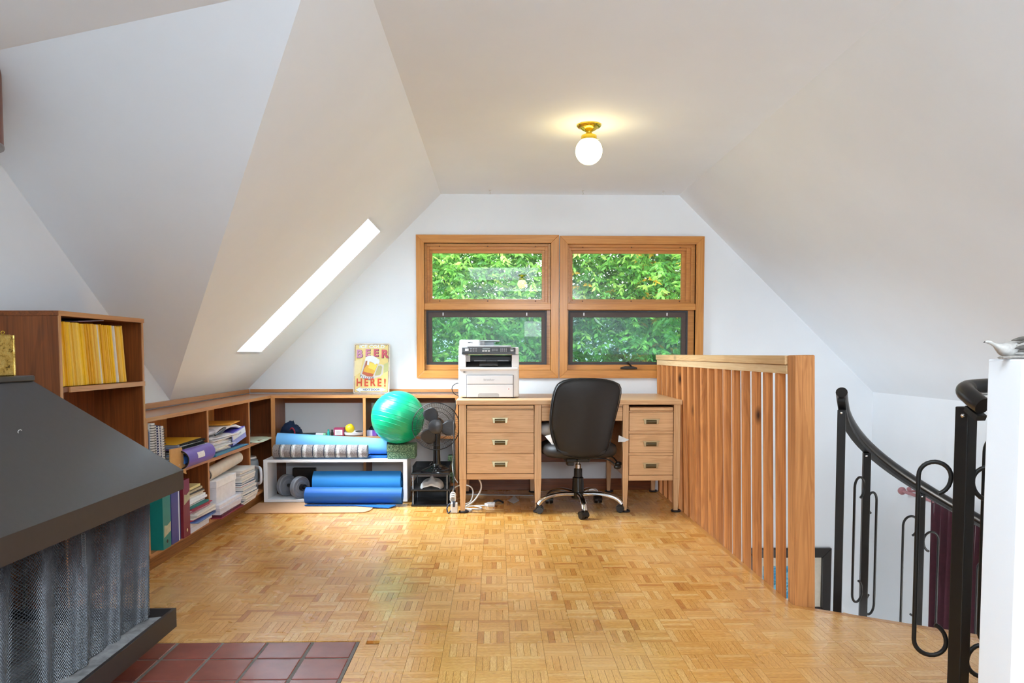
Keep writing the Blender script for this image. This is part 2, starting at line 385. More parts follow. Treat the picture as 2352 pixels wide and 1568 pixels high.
def parquet_mat():
    m, n, l, p = newmat('parquet_oak')
    uv = n.new('ShaderNodeUVMap'); uv.uv_map = 'UVMap'
    at = n.new('ShaderNodeAttribute'); at.attribute_name = 'tone'
    t1 = noise_node(n, l, uv.outputs[0], 26, 4, .6, .3, (.35, 5, 1))
    t2 = noise_node(n, l, uv.outputs[0], 9, 3, .5, 1.2, (.5, 3, 1))
    c = ramp(n, l, at.outputs['Fac'], [(0, S('#c48338')), (.3, S('#dba452')), (.65, S('#e6b160')), (1, S('#eec47c'))])
    g = ramp(n, l, t1.outputs['Fac'], [(.32, S('#a97743')), (.6, (1, 1, 1, 1))])
    g2 = ramp(n, l, t2.outputs['Fac'], [(.35, S('#d0b08c')), (.6, (1, 1, 1, 1))])
    c = mix(n, l, .38, c, mix(n, l, 1., c, g, 'MULTIPLY')); c = mix(n, l, .6, c, mix(n, l, 1., c, g2, 'MULTIPLY'))
    tc = n.new('ShaderNodeNewGeometry')
    ws = noise_node(n, l, tc.outputs['Position'], 1.1, 3, .5)
    c = mix(n, l, ramp(n, l, ws.outputs['Fac'], [(.45, (0, 0, 0, 1)), (.75, (.35, .35, .35, 1))]), c, S('#dcc096'))
    l.new(c, p.inputs['Base Color'])
    r = ramp(n, l, noise_node(n, l, tc.outputs['Position'], 2.2, 4).outputs['Fac'], [(.3, (.20, .20, .20, 1)), (.7, (.34, .34, .34, 1))])
    l.new(r, p.inputs['Roughness']); p.inputs['Specular IOR Level'].default_value = .5
    p.inputs['Coat Weight'].default_value = .25; p.inputs['Coat Roughness'].default_value = .16
    bump(n, l, p, t1.outputs['Fac'], .08, .001)
    return m
PARQ = parquet_mat()
BS = .1205; X0 = -.192; Y0 = 2.488; FW = BS/5
def clip(poly, p, nrm):      # keep the side where (q-p).nrm <= 0
    out = []
    for i in range(len(poly)):
        a, b = poly[i], poly[(i+1) % len(poly)]; da, db = (a-p).dot(nrm), (b-p).dot(nrm)
        if da <= 0: out.append(a)
        if da*db < 0: out.append(a.lerp(b, da/(da-db)))
    return out
fingers = []
for i in range(-16, 19):
    for j in range(-11, 29):
        x = X0+i*BS; y = Y0+j*BS; hor = (i+j) % 2 == 0
        for k in range(5):
            if hor: q = [x, x+BS, y+k*FW, y+(k+1)*FW]
            else: q = [x+k*FW, x+(k+1)*FW, y, y+BS]
            fingers.append((q, hor))
tones = [max(0, min(1, random.gauss(.55, .27))) for _ in range(12)]
def finger_mesh(q, hor, tone, acc=None, poly=None):
    g = .0004
    if poly is None: poly = [Vector((q[0]+g, q[2]+g)), Vector((q[1]-g, q[2]+g)), Vector((q[1]-g, q[3]-g)), Vector((q[0]+g, q[3]-g))]
    return poly
def make_fingers(name, polys):    # polys: list of (outline, horizontal?, tone)
    vs, fs, uvs, ton = [], [], [], []
    for P, hor, tone in polys:
        n = len(P); b = len(vs); off = (random.random()*20, random.random()*20)
        vs += [(p.x, p.y, 0) for p in P]+[(p.x, p.y, -.011) for p in P]
        fs.append(tuple(range(b, b+n)))
        fs += [(b+(i+1) % n, b+i, b+n+i, b+n+(i+1) % n) for i in range(n)]
        for f in fs[-(n+1):]:
            for vi in f:
                p = vs[vi]; uvs.append(((p[0] if hor else p[1])*8+off[0], (p[1] if hor else p[0])*8+off[1]))
        ton += [tone]*(2*n)
    m = bpy.data.meshes.new(name); m.from_pydata(vs, [], fs)
    u = m.uv_layers.new(name='UVMap'); u.data.foreach_set('uv', [c for t in uvs for c in t])
    at = m.attributes.new('tone', 'FLOAT', 'POINT'); at.data.foreach_set('value', ton)
    m.materials.append(PARQ); m.update(); return m
rest = []; singles = []
TX = -.505; TY = 2.764
for q, hor in fingers:
    g = .0005
    P = [Vector((q[0]+g, q[2]+g)), Vector((q[1]-g, q[2]+g)), Vector((q[1]-g, q[3]-g)), Vector((q[0]+g, q[3]-g))]
    cx, cy = (q[0]+q[1])/2, (q[2]+q[3])/2
    full = True
    if cx < TX+.07 and cy < TY+.07:
        if cx > TX and q[0] < TX: P = clip(P, Vector((TX, 0)), Vector((-1, 0))); full = False
        elif cy > TY and q[2] < TY: P = clip(P, Vector((0, TY)), Vector((0, -1))); full = False
        elif cx <= TX and cy <= TY: continue
    if cy > 3.06 and cx < 1.27:
        if max(q[0], q[1]) > XE-.032: P = clip(P, Vector((XE-.032, 0)), Vector((1, 0))); full = False
    elif cx > 1.2 or (cy > 2.0 and cx > XE):
        pp = C0-nn*.035; d = max((v-pp).dot(nn) for v in P)
        if d > 0: P = clip(P, pp, nn); full = False
    if cx < XL+.03 or cy > D-.01 or len(P) < 3: continue
    if q[1] > XR: continue
    if full and 2.30 < q[2] and -.52 < q[0] and q[3] < 3.2 and abs(cx) < .69*cy+.1: singles.append((cy, q, hor))
    else: rest.append((P, hor, max(0, min(1, random.gauss(.55, .27)))))
singles.sort(key=lambda t: t[0])
for cy, q, hor in singles[300:]:
    g = .0005
    rest.append(([Vector((q[0]+g, q[2]+g)), Vector((q[1]-g, q[2]+g)), Vector((q[1]-g, q[3]-g)), Vector((q[0]+g, q[3]-g))], hor, max(0, min(1, random.gauss(.55, .27)))))
fm = []
for t in tones:
    h = BS/2-.0005; v = FW/2-.0005
    fm.append(make_fingers('parquet_finger', [([Vector((-h, -v)), Vector((h, -v)), Vector((h, v)), Vector((-h, v))], True, t)]))
for cy, q, hor in singles[:300]:
    o = bpy.data.objects.new('parquet_finger', random.choice(fm)); COL.objects.link(o); o.parent = floor
    o.location = ((q[0]+q[1])/2, (q[2]+q[3])/2, 0); o.rotation_euler = (0, 0, 0 if hor else PI/2)
pr_ = bpy.data.objects.new('parquet_surface', make_fingers('parquet_surface', rest)); COL.objects.link(pr_); pr_.parent = floor; pr_['kind'] = 'stuff'
ns = MB()
ns.box(XE-.031, XE, 3.09, D-.02, -.04, .001)
ns.prism([(C0.x-.03, C0.y+.020, .0005), (C2.x, C2.y, .001), (C2.x-nn.x*.034, C2.y-nn.y*.034, .001), (C0.x-.03-nn.x*.034, C0.y+.020-nn.y*.034, .0005)], (0, 0, -.05))
ns.build('edge_strip', wood('edge_strip_oak', '#c9924e', '#9a6428', 'y', 2.6, .3, .3), floor, bev=.002)
TILE = plain('terracotta_tile', '#84463d', .27, 0, .6, .14, 9, .05)
GROUT = plain('grout', '#75716c', .85, var=.15, scale=60)
gm = MB(); gm.box(XL, TX-.003, .9, TY-.004, -.011, -.002); gm.build('grout', GROUT, floor)
xs = [-.512, -.678, -.844, -1.006, -1.171, -1.337, -1.503, -1.669, -1.835]; ys = [2.757, 2.604, 2.430, 2.262, 2.094, 1.926, 1.758]
tm = {}
for i in range(len(xs)-1):
    for j in range(len(ys)-1):
        wx, wy = xs[i]-xs[i+1]-.012, ys[j]-ys[j+1]-.011
        key = (round(wx, 2), round(wy, 2))
        if key not in tm:
            t = MB(); t.box(-wx/2, wx/2, -wy/2, wy/2, -.010, .0012); me = t.mesh('tile'); me.materials.append(TILE); tm[key] = me
        o = bpy.data.objects.new('tile', tm[key]); COL.objects.link(o); o.parent = floor
        o.location = ((xs[i]+xs[i+1])/2-.001, (ys[j]+ys[j+1])/2, random.uniform(-.0004, .0004))
        b = o.modifiers.new('bevel', 'BEVEL'); b.width = .002; b.segments = 1

# ------------------------------------------------------------------ trim, baseboard
tr = MB(); tr.box(XL+.02, -.29, D-.018, D, .766, .792); struct(tr.build('trim_1', PLYL['x'], bev=.003), 'thin wood lip where the white gable wall meets the shelf', 'trim')
tr = MB(); tr.box(XL, XL+.018, 3.62, D-.02, .762, .792); struct(tr.build('trim_2', PLYL['y'], bev=.003), 'thin wood lip along the wall above the long shelf', 'trim')
bb = MB(); bb.box(-.29, 1.24, D-.02, D, 0, .088); struct(bb.build('baseboard_back', PLY['x'], bev=.003), 'brown baseboard under the desk', 'baseboard')
# ------------------------------------------------------------------ windows
GLASS = glass('window_glass', (.98, 1, .98, 1), boost=1.05)
SCREEN = glass('screened_glass', (.60, .76, .73, 1), .06, (.42, .58, .60, 1), 1.3)
DARKF = plain('dark_bronze_frame', '#4a3c36', .45, .2); EDGE = plain('black_weather_strip', '#2d3036', .5)
def window(nm, W, label, crank):
    t = thing(nm, label, 'window', kind='structure')
    x0, x1, z0, z1 = W['x0'], W['x1'], W['z0'], W['z1']; i0, i1, k0, k1 = inner(W)
    yf, yb = D-.02, D+.002
    for nm2, pl, ax in (('casing', [(x0, z1), (x1, z1), (i1, k1), (i0, k1)], 'x'), ('casing', [(x0, z0), (x1, z0), (i1, k0), (i0, k0)], 'x'),
                        ('casing', [(x0, z0), (x0, z1), (i0, k1), (i0, k0)], 'z'), ('casing', [(x1, z0), (x1, z1), (i1, k1), (i1, k0)], 'z')):
        m = MB(); m.prism([(x, yf, z) for x, z in pl], (0, yb-yf, 0)); m.build(nm2, FIR[ax], t, bev=.002)
    g0, g1, d0, d1 = W['gx0'], W['gx1'], W['dx0'], W['dx1']
    j = MB(); j.box(i0-.02, i0, D, D+TH, k0, k1); j.box(i1, i1+.02, D, D+TH, k0, k1); j.box(i0, i1, D, D+TH, k1, k1+.02); j.box(i0, i1, D, D+TH, k0-.02, k0)
    j.build('jamb', FIR['z'], t)
    m = MB(); m.box(i0, i1, D-.012, D+.12, 1.403, 1.452); m.build('mullion', FIR['x'], t, bev=.003)
    # stepped stops round the fixed upper light
    zt0, zt1 = 1.490, 1.846
    for s, y in ((.33, D+.02), (.66, D+.045), (1., D+.07)):
        L = lambda a, b: a+(b-a)*s
        f = MB(); X0_, X1_, Z0_, Z1_ = L(i0, g0), L(i1, g1), L(1.452, zt0), L(k1, zt1)
        f.box(i0, X0_, y, y+.03, 1.452, k1); f.box(X1_, i1, y, y+.03, 1.452, k1); f.box(X0_, X1_, y, y+.03, Z1_, k1); f.box(X0_, X1_, y, y+.03, 1.452, Z0_)
        f.build('sash_stop', FIR['x'], t, bev=.002)
    p = MB(); p.box(g0-.01, g1+.01, D+.085, D+.091, zt0-.01, zt1+.01); p.build('pane', GLASS, t)
    for zz in (1.472, k1-.022):
        for u in (.12, .5, .88):
            m = MB(); xx = i0+(i1-i0)*u; m.lathe([(.004, -.002), (.0055, 0), (.003, .003)], 10, (xx, D+.019, zz), 'y'); m.build('screw', plain('screw_cap', '#6d4420', .5), t)
    # lower opening sash with dark screen frame
    s0, s1 = .979, 1.398; gz0, gz1 = 1.0, 1.348
    f = MB(); f.box(i0, i1, D+.01, D+.12, k0, s0); f.box(i0, d0, D+.03, D+.12, s0, 1.403); f.box(d1, i1, D+.03, D+.12, s0, 1.403); f.box(d0, d1, D+.03, D+.12, s1, 1.403)
    f.build('sash_frame', FIR['x'], t, bev=.002)
    e = .012; f = MB(); f.box(d0, d0+e, D+.02, D+.06, s0, s1); f.box(d1-e, d1, D+.02, D+.06, s0, s1); f.box(d0+e, d1-e, D+.02, D+.06, s1-e, s1); f.box(d0+e, d1-e, D+.02, D+.06, s0, s0+e)
    f.build('screen_edge', EDGE, t)
    f = MB(); f.box(d0+e, g0, D+.03, D+.06, s0+e, s1-e); f.box(g1-.004, d1-e, D+.03, D+.06, s0+e, s1-e); f.box(g0, g1-.004, D+.03, D+.06, gz1, s1-e); f.box(g0, g1-.004, D+.03, D+.06, s0+e, gz0)
    f.build('screen_frame', DARKF, t)
    p = MB(); p.box(g0-.006, g1+.002, D+.045, D+.05, gz0-.006, gz1+.006); p.build('pane', SCREEN, t)
    for u in (.1, .86):
        m = MB(); xx = g0+(g1-g0)*u; m.box(xx-.004, xx+.004, D+.022, D+.03, gz1+.012, gz1+.034); m.build('screen_clip', WHITE, t)
    if crank:
        cx = 1.03; h = MB(); h.prism([(cx-.065, D+.004, .945), (cx+.065, D+.004, .945), (cx+.065, D+.004, .957), (cx+.03, D+.004, .967), (cx-.03, D+.004, .967), (cx-.065, D+.004, .957)], (0, -.024, 0))
        ho = h.build('crank_base', BLKPL, t, bev=.003)
        h = MB(); h.tube(catmull([(cx+.02, D-.015, .965), (cx+.002, D-.02, .983), (cx-.012, D-.03, .995)], 4), .006, 8); h.sphere((cx-.012, D-.03, 1.0), .009, 10, 6); h.build('crank_handle', BLKPL, ho)
    return t
window('window_1', WA, 'wood framed window standing behind the grey printer', False)
window('window_2', WB, 'wood framed window with black crank behind the office chair', True)
# ------------------------------------------------------------------ bookcases
XF = -1.67; XB = -1.905
t = thing('bookcase', 'tall reddish plywood bookcase holding the row of yellow magazines', 'bookcase', (-1.79, 3.27, 0))
y0, y1 = 2.924, 3.612; H = 1.228
for ya, yb in ((y0, y0+.014), (y1-.014, y1)):
    m = MB(); m.box(XB, XF, ya, yb, 0, H-.019); m.build('side_panel', PLY['z'], t, bev=.001)
    m = MB(); m.box(XF, XF+.004, ya, yb, .0, H-.019); m.build('edge_strip', PLYL['z'], t)
m = MB(); m.box(XB, XF+.004, y0-.002, y1+.002, H-.019, H); o = m.build('top', PLY['y'], t, bev=.001)
m = MB(); m.box(XF+.004, XF+.008, y0-.002, y1+.002, H-.019, H); m.build('edge_strip', PLYL['y'], o)
m = MB(); m.box(XB, XB+.01, y0+.014, y1-.014, 0, H-.019); m.build('back_panel', PLY['z'], t)
for z, nm in ((.934, 'shelf'), (.50, 'shelf'), (.08, 'shelf')):
    m = MB(); m.box(XB+.01, XF, y0+.014, y1-.014, z-.019, z); o = m.build(nm, PLY['y'], t)
    m = MB(); m.box(XF, XF+.006, y0+(.06 if z > .9 else .014), y1-(-.002 if z > .9 else .014), z-.021, z); m.build('shelf_edge', PLYL['y'], o)
m = MB(); m.box(XB, XF-.02, y0+.014, y1-.014, 0, .06); m.build('toe_board', PLY['y'], t)

t = thing('low_bookshelf', 'long low plywood shelf crammed with papers and binders', 'bookshelf', (-1.79, 4.6, 0))
y0, y1 = 3.614, 5.60
m = MB(); m.box(XB, XF, y0, D-.01, .738, .757); o = m.build('top', TOP['y'], t, bev=.001)
m = MB(); m.box(XF, XF+.005, y0, y1, .737, .757); m.build('edge_strip', PLYL['y'], o)
m = MB(); m.box(XB, XB+.008, y0, D-.03, .03, .738); m.build('back_panel', wood('back_plywood', '#d08c4c', '#8a5426', 'z', 1.5, .45, .1), t)
for ya in (y0, 4.375, 5.105):
    m = MB(); m.box(XB+.008, XF, ya, ya+.018, .095, .738); o = m.build('divider', PLY['z'], t)
    m = MB(); m.box(XF, XF+.004, ya, ya+.018, .095, .738); m.build('edge_strip', PLYL['z'], o)
for ya, yb, z in ((y0+.018, 4.375, .458), (4.393, 5.105, .452), (5.123, D-.03, .455)):
    m = MB(); m.box(XB+.008, XF, ya, yb, z-.018, z); o = m.build('shelf', TOP['y'], t)
    m = MB(); m.box(XF, XF+.004, ya, min(yb, y1), z-.02, z); m.build('edge_strip', PLYL['y'], o)
m = MB(); m.box(XB+.008, XF, y0+.018, D-.03, .075, .095); m.build('bottom_shelf', PLYL['y'], t)
m = MB(); m.box(XB+.008, XF, D-.02, D-.008, .095, .738); m.build('end_panel', PLY['z'], t)
m = MB(); m.box(-1.722, -1.70, y0, y1, 0, .076); m.build('toe_board', wood('toe_oak', '#a66c34', '#4a2a10', 'y', 2.6, .5), t)

t = thing('back_bookshelf', 'low plywood shelf under the gable wall behind the exercise gear', 'bookshelf', (-.98, 5.74, 0))
YF, YB = 5.60, D-.004; x0, x1 = XF+.006, -.285
m = MB(); m.box(x0, x1, YF, YB-.014, .738, .757); o = m.build('top', TOP['x'], t, bev=.001)
m = MB(); m.box(x0, x1, YF-.005, YF, .737, .757); m.build('edge_strip', PLYL['x'], o)
for xa, wd in ((x0, .03), (-.987, .02), (x1-.02, .02)):
    m = MB(); m.box(xa, xa+wd, YF, YB, 0, .738); o = m.build('divider', PLY['z'], t)
    m = MB(); m.box(xa, xa+wd, YF-.004, YF, 0, .738); m.build('edge_strip', PLYL['z'], o)
for xa, xb in ((x0+.03, -.987), (-.967, x1-.02)):
    for z in (.452, .10):
        m = MB(); m.box(xa, xb, YF, YB, z-.018, z); o = m.build('shelf', TOP['x'], t)
        m = MB(); m.box(xa, xb, YF-.004, YF, z-.019, z); m.build('edge_strip', PLYL['x'], o)
    m = MB(); m.box(xa, xb, YB-.016, YB, .685, .738); m.build('nailer', PLY['x'], t)

# ------------------------------------------------------------------ yellow magazines on the tall bookcase
def mag_mat(i, c): return plain('magazine_%d' % i, c, .5, 0, .4, .05, 25)
MY = [mag_mat(i, c) for i, c in enumerate(('#e8b10c', '#dfa306', '#f0bf1c', '#e6b846', '#d99b08', '#eec550'))]
MW = mag_mat(9, '#d8cfc0')
y = 2.958; k = 0
while y < 3.482:
    th = random.choice((.009, .010, .011, .012, .008)); hh = .252+random.uniform(-.002, .003); lean = .035+.045*min(1, (y-2.94)/.2)
    if k == 47: break
    white = k in (24, 34, 35)
    mb = MB(); mb.box(-.185, 0, -th/2, th/2, 0, hh)
    mb.xf(Matrix.Rotation(lean*1.6, 4, 'X'))
    x = -1.686+random.uniform(-.003, .003)
    o = mb.build('magazine', MW if white else random.choice(MY), bev=.0012, org=(0, 0, 0), seg=1); o.location = (x, y, .935+.5*th*math.sin(lean*1.6)+.0005)
    if white: tag(o, 'whitish spined magazine, %s in the yellow row of the tall bookcase' % nth(k), 'magazine', 'pale magazines in the yellow row')
    else: tag(o, 'yellow spined magazine, %s from the near side panel of the tall bookcase' % nth(k), 'magazine', 'yellow magazines on the tall bookcase')
    y += th+.0008+(.0055 if random.random() < .2 else 0); k += 1
mb = MB(); mb.box(-1.86, -1.70, 3.12, 3.32, 1.194, 1.197); mb.warp(lambda v: (v.x, v.y, v.z+.012*(v.y-3.12)/.2))
tag(mb.build('sheet', plain('lilac_paper', '#a79db8', .6)), 'lilac grey sheet lying on top of the yellow magazines', 'paper')

# ------------------------------------------------------------------ desk
DY0, DY1 = 5.0, 5.80; ZT = .757
t = thing('desk', 'wide oak desk with two drawer pedestals under the windows', 'desk', (.49, 5.4, 0))
m = MB(); m.box(-.268, 1.240, DY0, DY1, ZT-.032, ZT); m.build('desktop', OAK['x'], t, bev=.004)
def leg(x0, x1, yb):
    m = MB(); w = x1-x0; y0 = yb
    m.prism([(x0, y0, ZT-.033), (x1, y0, ZT-.033), (x1, y0+.045, ZT-.033), (x0, y0+.045, ZT-.033)], (0, 0, -(ZT-.033-.225)))
    b = m.add([(x0, y0, .225), (x1, y0, .225), (x1, y0+.045, .225), (x0, y0+.045, .225), (x0+.006, y0+.005, .012), (x1-.010, y0+.005, .012), (x1-.010, y0+.038, .012), (x0+.006, y0+.038, .012)],
              [(0, 1, 5, 4), (1, 2, 6, 5), (2, 3, 7, 6), (3, 0, 4, 7), (4, 5, 6, 7)])
    return m.build('leg', OAK['z'], t, bev=.002)
LEGX = ((-.247, -.201), (.254, .300), (.845, .884), (1.186, 1.230))
for x0, x1 in LEGX:
    for yb in (DY0+.008, DY1-.058): leg(x0, x1, yb)
CUP = plain('caster_cup_rubber', '#232127', .4)
def ped(x0, x1, rows, handles, slide):
    m = MB(); m.box(x0-.02, x0-.004, DY0+.05, DY1-.05, .23, ZT-.033); m.build('side_panel', OAK['y'], t)
    m = MB(); m.box(x1+.004, x1+.02, DY0+.05, DY1-.05, .23, ZT-.033); m.build('side_panel', OAK['y'], t)
    m = MB(); m.box(x0, x1, DY0+.03, DY1-.05, .222, .236); m.box(x0, x1, DY1-.06, DY1-.05, .236, ZT-.033); m.build('carcass', OAK['x'], t)
    m = MB(); m.box(x0, x1, DY0+.012, DY0+.032, rows[-1][0]-.038, rows[-1][0]-.003); m.build('bottom_rail', OAK['x'], t, bev=.002)
    m = MB(); m.box(x0+.004, x1-.004, DY0+.006, DY0+.3, slide-.010, slide+.010); m.build('pull_out_board', OAK['x'], t, bev=.002)
    m = MB(); m.box(x0, x1, DY0+.012, DY0+.032, rows[0][1]+.003, slide-.012); m.build('top_rail', OAK['x'], t)
    for (za, _), (_, zb) in zip(rows, rows[1:]):
        if za-zb > .01: m = MB(); m.box(x0, x1, DY0+.012, DY0+.032, zb+.002, za-.002); m.build('drawer_rail', OAK['x'], t)
    for i, (z0, z1) in enumerate(rows):
        m = MB(); m.box(x0+.002, x1-.002, DY0+.010, DY0+.030, z0, z1); m.box(x0+.012, x1-.012, DY0+.030, DY1-.1, z0+.01, z1-.02)
        d = m.build('drawer', OAK['x'], t, bev=.0015)
        hx, hz = handles[i]; hh = MB(); y = DY0+.010
        hh.prism([(hx-.058, y, hz+.018), (hx+.058, y, hz+.018), (hx+.052, y, hz+.012), (hx+.046, y, hz-.018), (hx+.034, y, hz-.018), (hx+.034, y, hz+.010), (hx-.034, y, hz+.010), (hx-.034, y, hz-.018), (hx-.046, y, hz-.018), (hx-.052, y, hz+.012)], (0, -.012, 0))
        ho = hh.build('handle', plain('pale_brass', '#c9bf9a', .3, .9), d, bev=.0015)
        hc = MB(); pr2 = [(y-.002, hz+.012), (y-.014, hz+.010), (y-.019, hz+.002), (y-.017, hz-.010), (y-.010, hz-.016), (y-.002, hz-.016)]
        hc.prism([(hx-.034, a, b) for a, b in pr2], (.068, 0, 0)); hc.build('grip', plain('dark_brass_cup', '#5f553f', .35, .8), d, smooth=50)
ped(-.199, .252, [(.540, .690), (.402, .538), (.266, .400)], [(.024, .622), (.024, .475), (.024, .329)], .710)
ped(.886, 1.184, [(.549, .674), (.402, .527), (.252, .382)], [(1.034, .612), (1.034, .463), (1.034, .316)], .696)
m = MB(); m.box(.302, .843, DY0+.014, DY0+.034, .617, .708); m.box(.32, .82, DY0+.034, DY0+.5, .63, .70); m.build('center_drawer', OAK['x'], t, bev=.002)
m = MB(); m.box(.302, .843, DY0+.014, DY0+.034, .711, .724); m.build('top_rail', OAK['x'], t)
m = MB(); m.box(.27, .87, DY1-.05, DY1-.035, .235, .724); m.build('modesty_panel', PLY['x'], t)
for i, (x0, x1) in enumerate(LEGX):
    for b, yb in enumerate((DY0+.008, DY1-.058)):
        mb = MB(); mb.lathe([(.030, 0), (.034, .003), (.034, .009), (.031, .012), (.026, .012), (.024, .006), (.0001, .006)], 24)
        side = ['at the outer end of the wide pedestal', 'beside the knee space on the wide pedestal', 'beside the knee space on the narrow pedestal', 'nearest the wooden railing'][i]
        o = mb.build('caster_cup', CUP, smooth=40); o.location = ((x0+x1)/2+.004, yb+.024, .0005)
        tag(o, 'dark rubber cup under the %s desk leg %s' % (('front', 'rear')[b], side), 'caster cup', 'caster cups under the desk legs')

# ------------------------------------------------------------------ printer
PG = plain('printer_light_grey', '#d6d6d8', .45, 0, .4, .01); PG2 = plain('printer_shell_white', '#e4e4e5', .45, 0, .4, .01)
PDK = plain('printer_charcoal', '#3d3e40', .45); PMD = plain('printer_mid_grey', '#a9abae', .45)
px, py, pz = -.052, 5.2, ZT
t = thing('printer', 'light grey multifunction printer standing on the desk', 'printer', (px, py, pz))
PRINTER = t
def B(x0, x1, y0, y1, z0, z1): return MB().box(px+x0, px+x1, py+y0, py+y1, pz+z0, pz+z1)
hw = .2095
B(-hw, hw, .012, .39, .006, .205).build('lower_body', PG2, t, bev=.014, seg=3)
for s in (-1, 1):
    for yy in (.05, .34): MB().lathe([(.014, 0), (.012, .008)], 12, (px+s*.17, py+yy, pz+.0005)).build('foot', PDK, t)
B(-.152, .168, .002, .05, .098, .158).build('front_flap', PG, t, bev=.003)
tray = B(-.152, .168, .002, .05, .008, .095); o = tray.build('paper_drawer', PG, t, bev=.003)
m = MB(); m.prism([(px+x, py+.0015, pz+z) for x, z in [(-.075, .009), (-.075, .026), (-.069, .033), (-.060, .036), (.056, .036), (.065, .033), (.071, .026), (.071, .009)]], (0, .004, 0)); m.build('drawer_grip', PMD, o)
for z in (.097, .160): B(-.152, .168, .0065, .012, z-.0012, z+.0012).build('seam', PDK, t)
for x in (-.154, .170): B(x-.001, x+.001, .0065, .012, .006, .16).build('seam', PDK, t)
text('logo', 'brother', .021, PMD, t, (px+.002, py+.0016, pz+.128), sx=1.15, bold=.0002)
st = MB(); st.lathe([(.010, 0), (.010, .0006)], 20, (px+.139, py+.0012, pz+.064), 'y'); st.build('sticker', plain('sticker_pink', '#efe2e2', .4), t)
st = MB(); st.prism([(px+.139+.0055*a, py+.0008, pz+.064+.0065*b) for a, b in ((-1, 0), (0, 1), (.4, .6), (-.1, 0), (.4, -.6), (0, -1))], (0, .0005, 0)); st.build('sticker_mark', plain('sticker_red', '#9c4a50', .4), t)
B(-.176, -.160, .0105, .02, .178, .184).build('status_light', PDK, t)
B(-.155, -.150, .0105, .02, .179, .183).build('status_light', PMD, t)
u = MB(); u.box(px-hw, px+hw, py, py+.39, pz+.192, pz+.216); u.build('waist', PG2, t, bev=.010, seg=3)
B(-hw+.001, -.157, .003, .38, .214, .300).build('side_pillar', PG2, t, bev=.003)
B(.159, hw-.001, .003, .38, .214, .300).build('side_pillar', PG2, t, bev=.003)
B(-.157, .159, .16, .38, .214, .296).build('slot_back', PDK, t)
m = MB(); m.prism([(px+x, py+y, pz+z) for x, y, z in [(-.157, .004, .216), (.159, .004, .216), (.159, .16, .254), (-.157, .16, .254)]], (0, 0, -.004)); m.build('output_tray', PDK, t)
B(-.157, -.128, .01, .15, .252, .296).build('slot_cheek', PMD, t)
B(-.105, .138, .10, .13, .254, .262).build('exit_bar', PMD, t, bev=.002)
B(-.02, .058, .085, .10, .25, .268).build('exit_flap', BLKPL, t, bev=.003)
m = MB(); m.prism([(px+x, py+y, pz+z) for x, y, z in [(-.064, .004, .224), (.062, .004, .224), (.062, .09, .245), (-.064, .09, .245)]], (0, 0, .007)); o = m.build('output_flap', plain('printer_flap', '#4d4e50', .4), t, bev=.002)
m = MB(); m.box(px-.046, px+.044, py-.001, py+.004, pz+.2265, pz+.2285); m.build('flap_slot', BLKPL, o)
B(-hw+.003, hw-.003, .008, .38, .300, .352).build('scanner_body', PG2, t, bev=.006)
cp = MB(); cp.prism([(px-.184, py-.014, pz+.303), (px-.184, py+.03, pz+.303), (px-.184, py+.03, pz+.350), (px-.184, py+.002, pz+.350), (px-.184, py-.014, pz+.318)], (.368, 0, 0)); c_o = cp.build('control_panel', PDK, t, bev=.002)
m = MB(); m.box(px-.180, px+.182, py-.0165, py-.010, pz+.3045, pz+.316); m.build('panel_lip', BLKPL, c_o)
def key(x, z, w, h, mat, nm='button'):
    f = (z-.318)/(.350-.318); yy = -.014+.016*f
    m = MB(); m.box(px+x-w/2, px+x+w/2, py+yy-.0035, py+yy+.004, pz+z-h/2, pz+z+h/2); m.build(nm, mat, c_o)
key(-.152, .333, .020, .018, PG2, 'photo_icon'); key(-.138, .333, .003, .018, PG2)
for i in range(3):
    for j in range(3): key(-.122+.018*i, .325+.0085*j, .013, .0032, PMD)
key(-.017, .341, .052, .009, plain('lcd_grey', '#7f8a86', .3), 'display')
for i in range(3): key(-.037+.019*i, .326, .015, .006, PG2)
for i in range(3):
    for j in range(2): key(.028+.014*i, .327+.011*j, .010, .003, PMD)
for i in range(4):
    for j in range(4): key(.084+.0125*i, .3235+.0067*j, .008, .0028, PMD)
key(.160, .327, .02, .004, PG2); key(.160, .334, .024, .005, PMD); key(.158, .344, .018, .003, PMD)
B(-.150, .155, .004, .36, .350, .364).build('scanner_lid', PMD, t, bev=.005)
m = MB(); m.box(px-hw+.003, px-.150, py+.01, py+.36, pz+.350, pz+.362); m.build('lid_side', PG2, t, bev=.003)
m = MB(); m.box(px-hw+.005, px-.060, py+.06, py+.36, pz+.352, pz+.404); m.build('document_feeder', PG2, t, bev=.012, seg=3)
m = MB(); m.box(px-.062, px+.075, py+.09, py+.34, pz+.392, pz+.402); m.box(px-.062, px-.03, py+.09, py+.34, pz+.362, pz+.392); o = m.build('feeder_tray', PMD, t, bev=.003)
m = MB(); m.box(px-.03, px+.035, py+.10, py+.33, pz+.365, pz+.388); m.build('feeder_support', plain('smoked_grey', '#7f8b92', .3), o)
text('model_mark', 'MFC', .014, PDK, t, (px-.128, py+.0592, pz+.384), sx=1.25, bold=.0003)

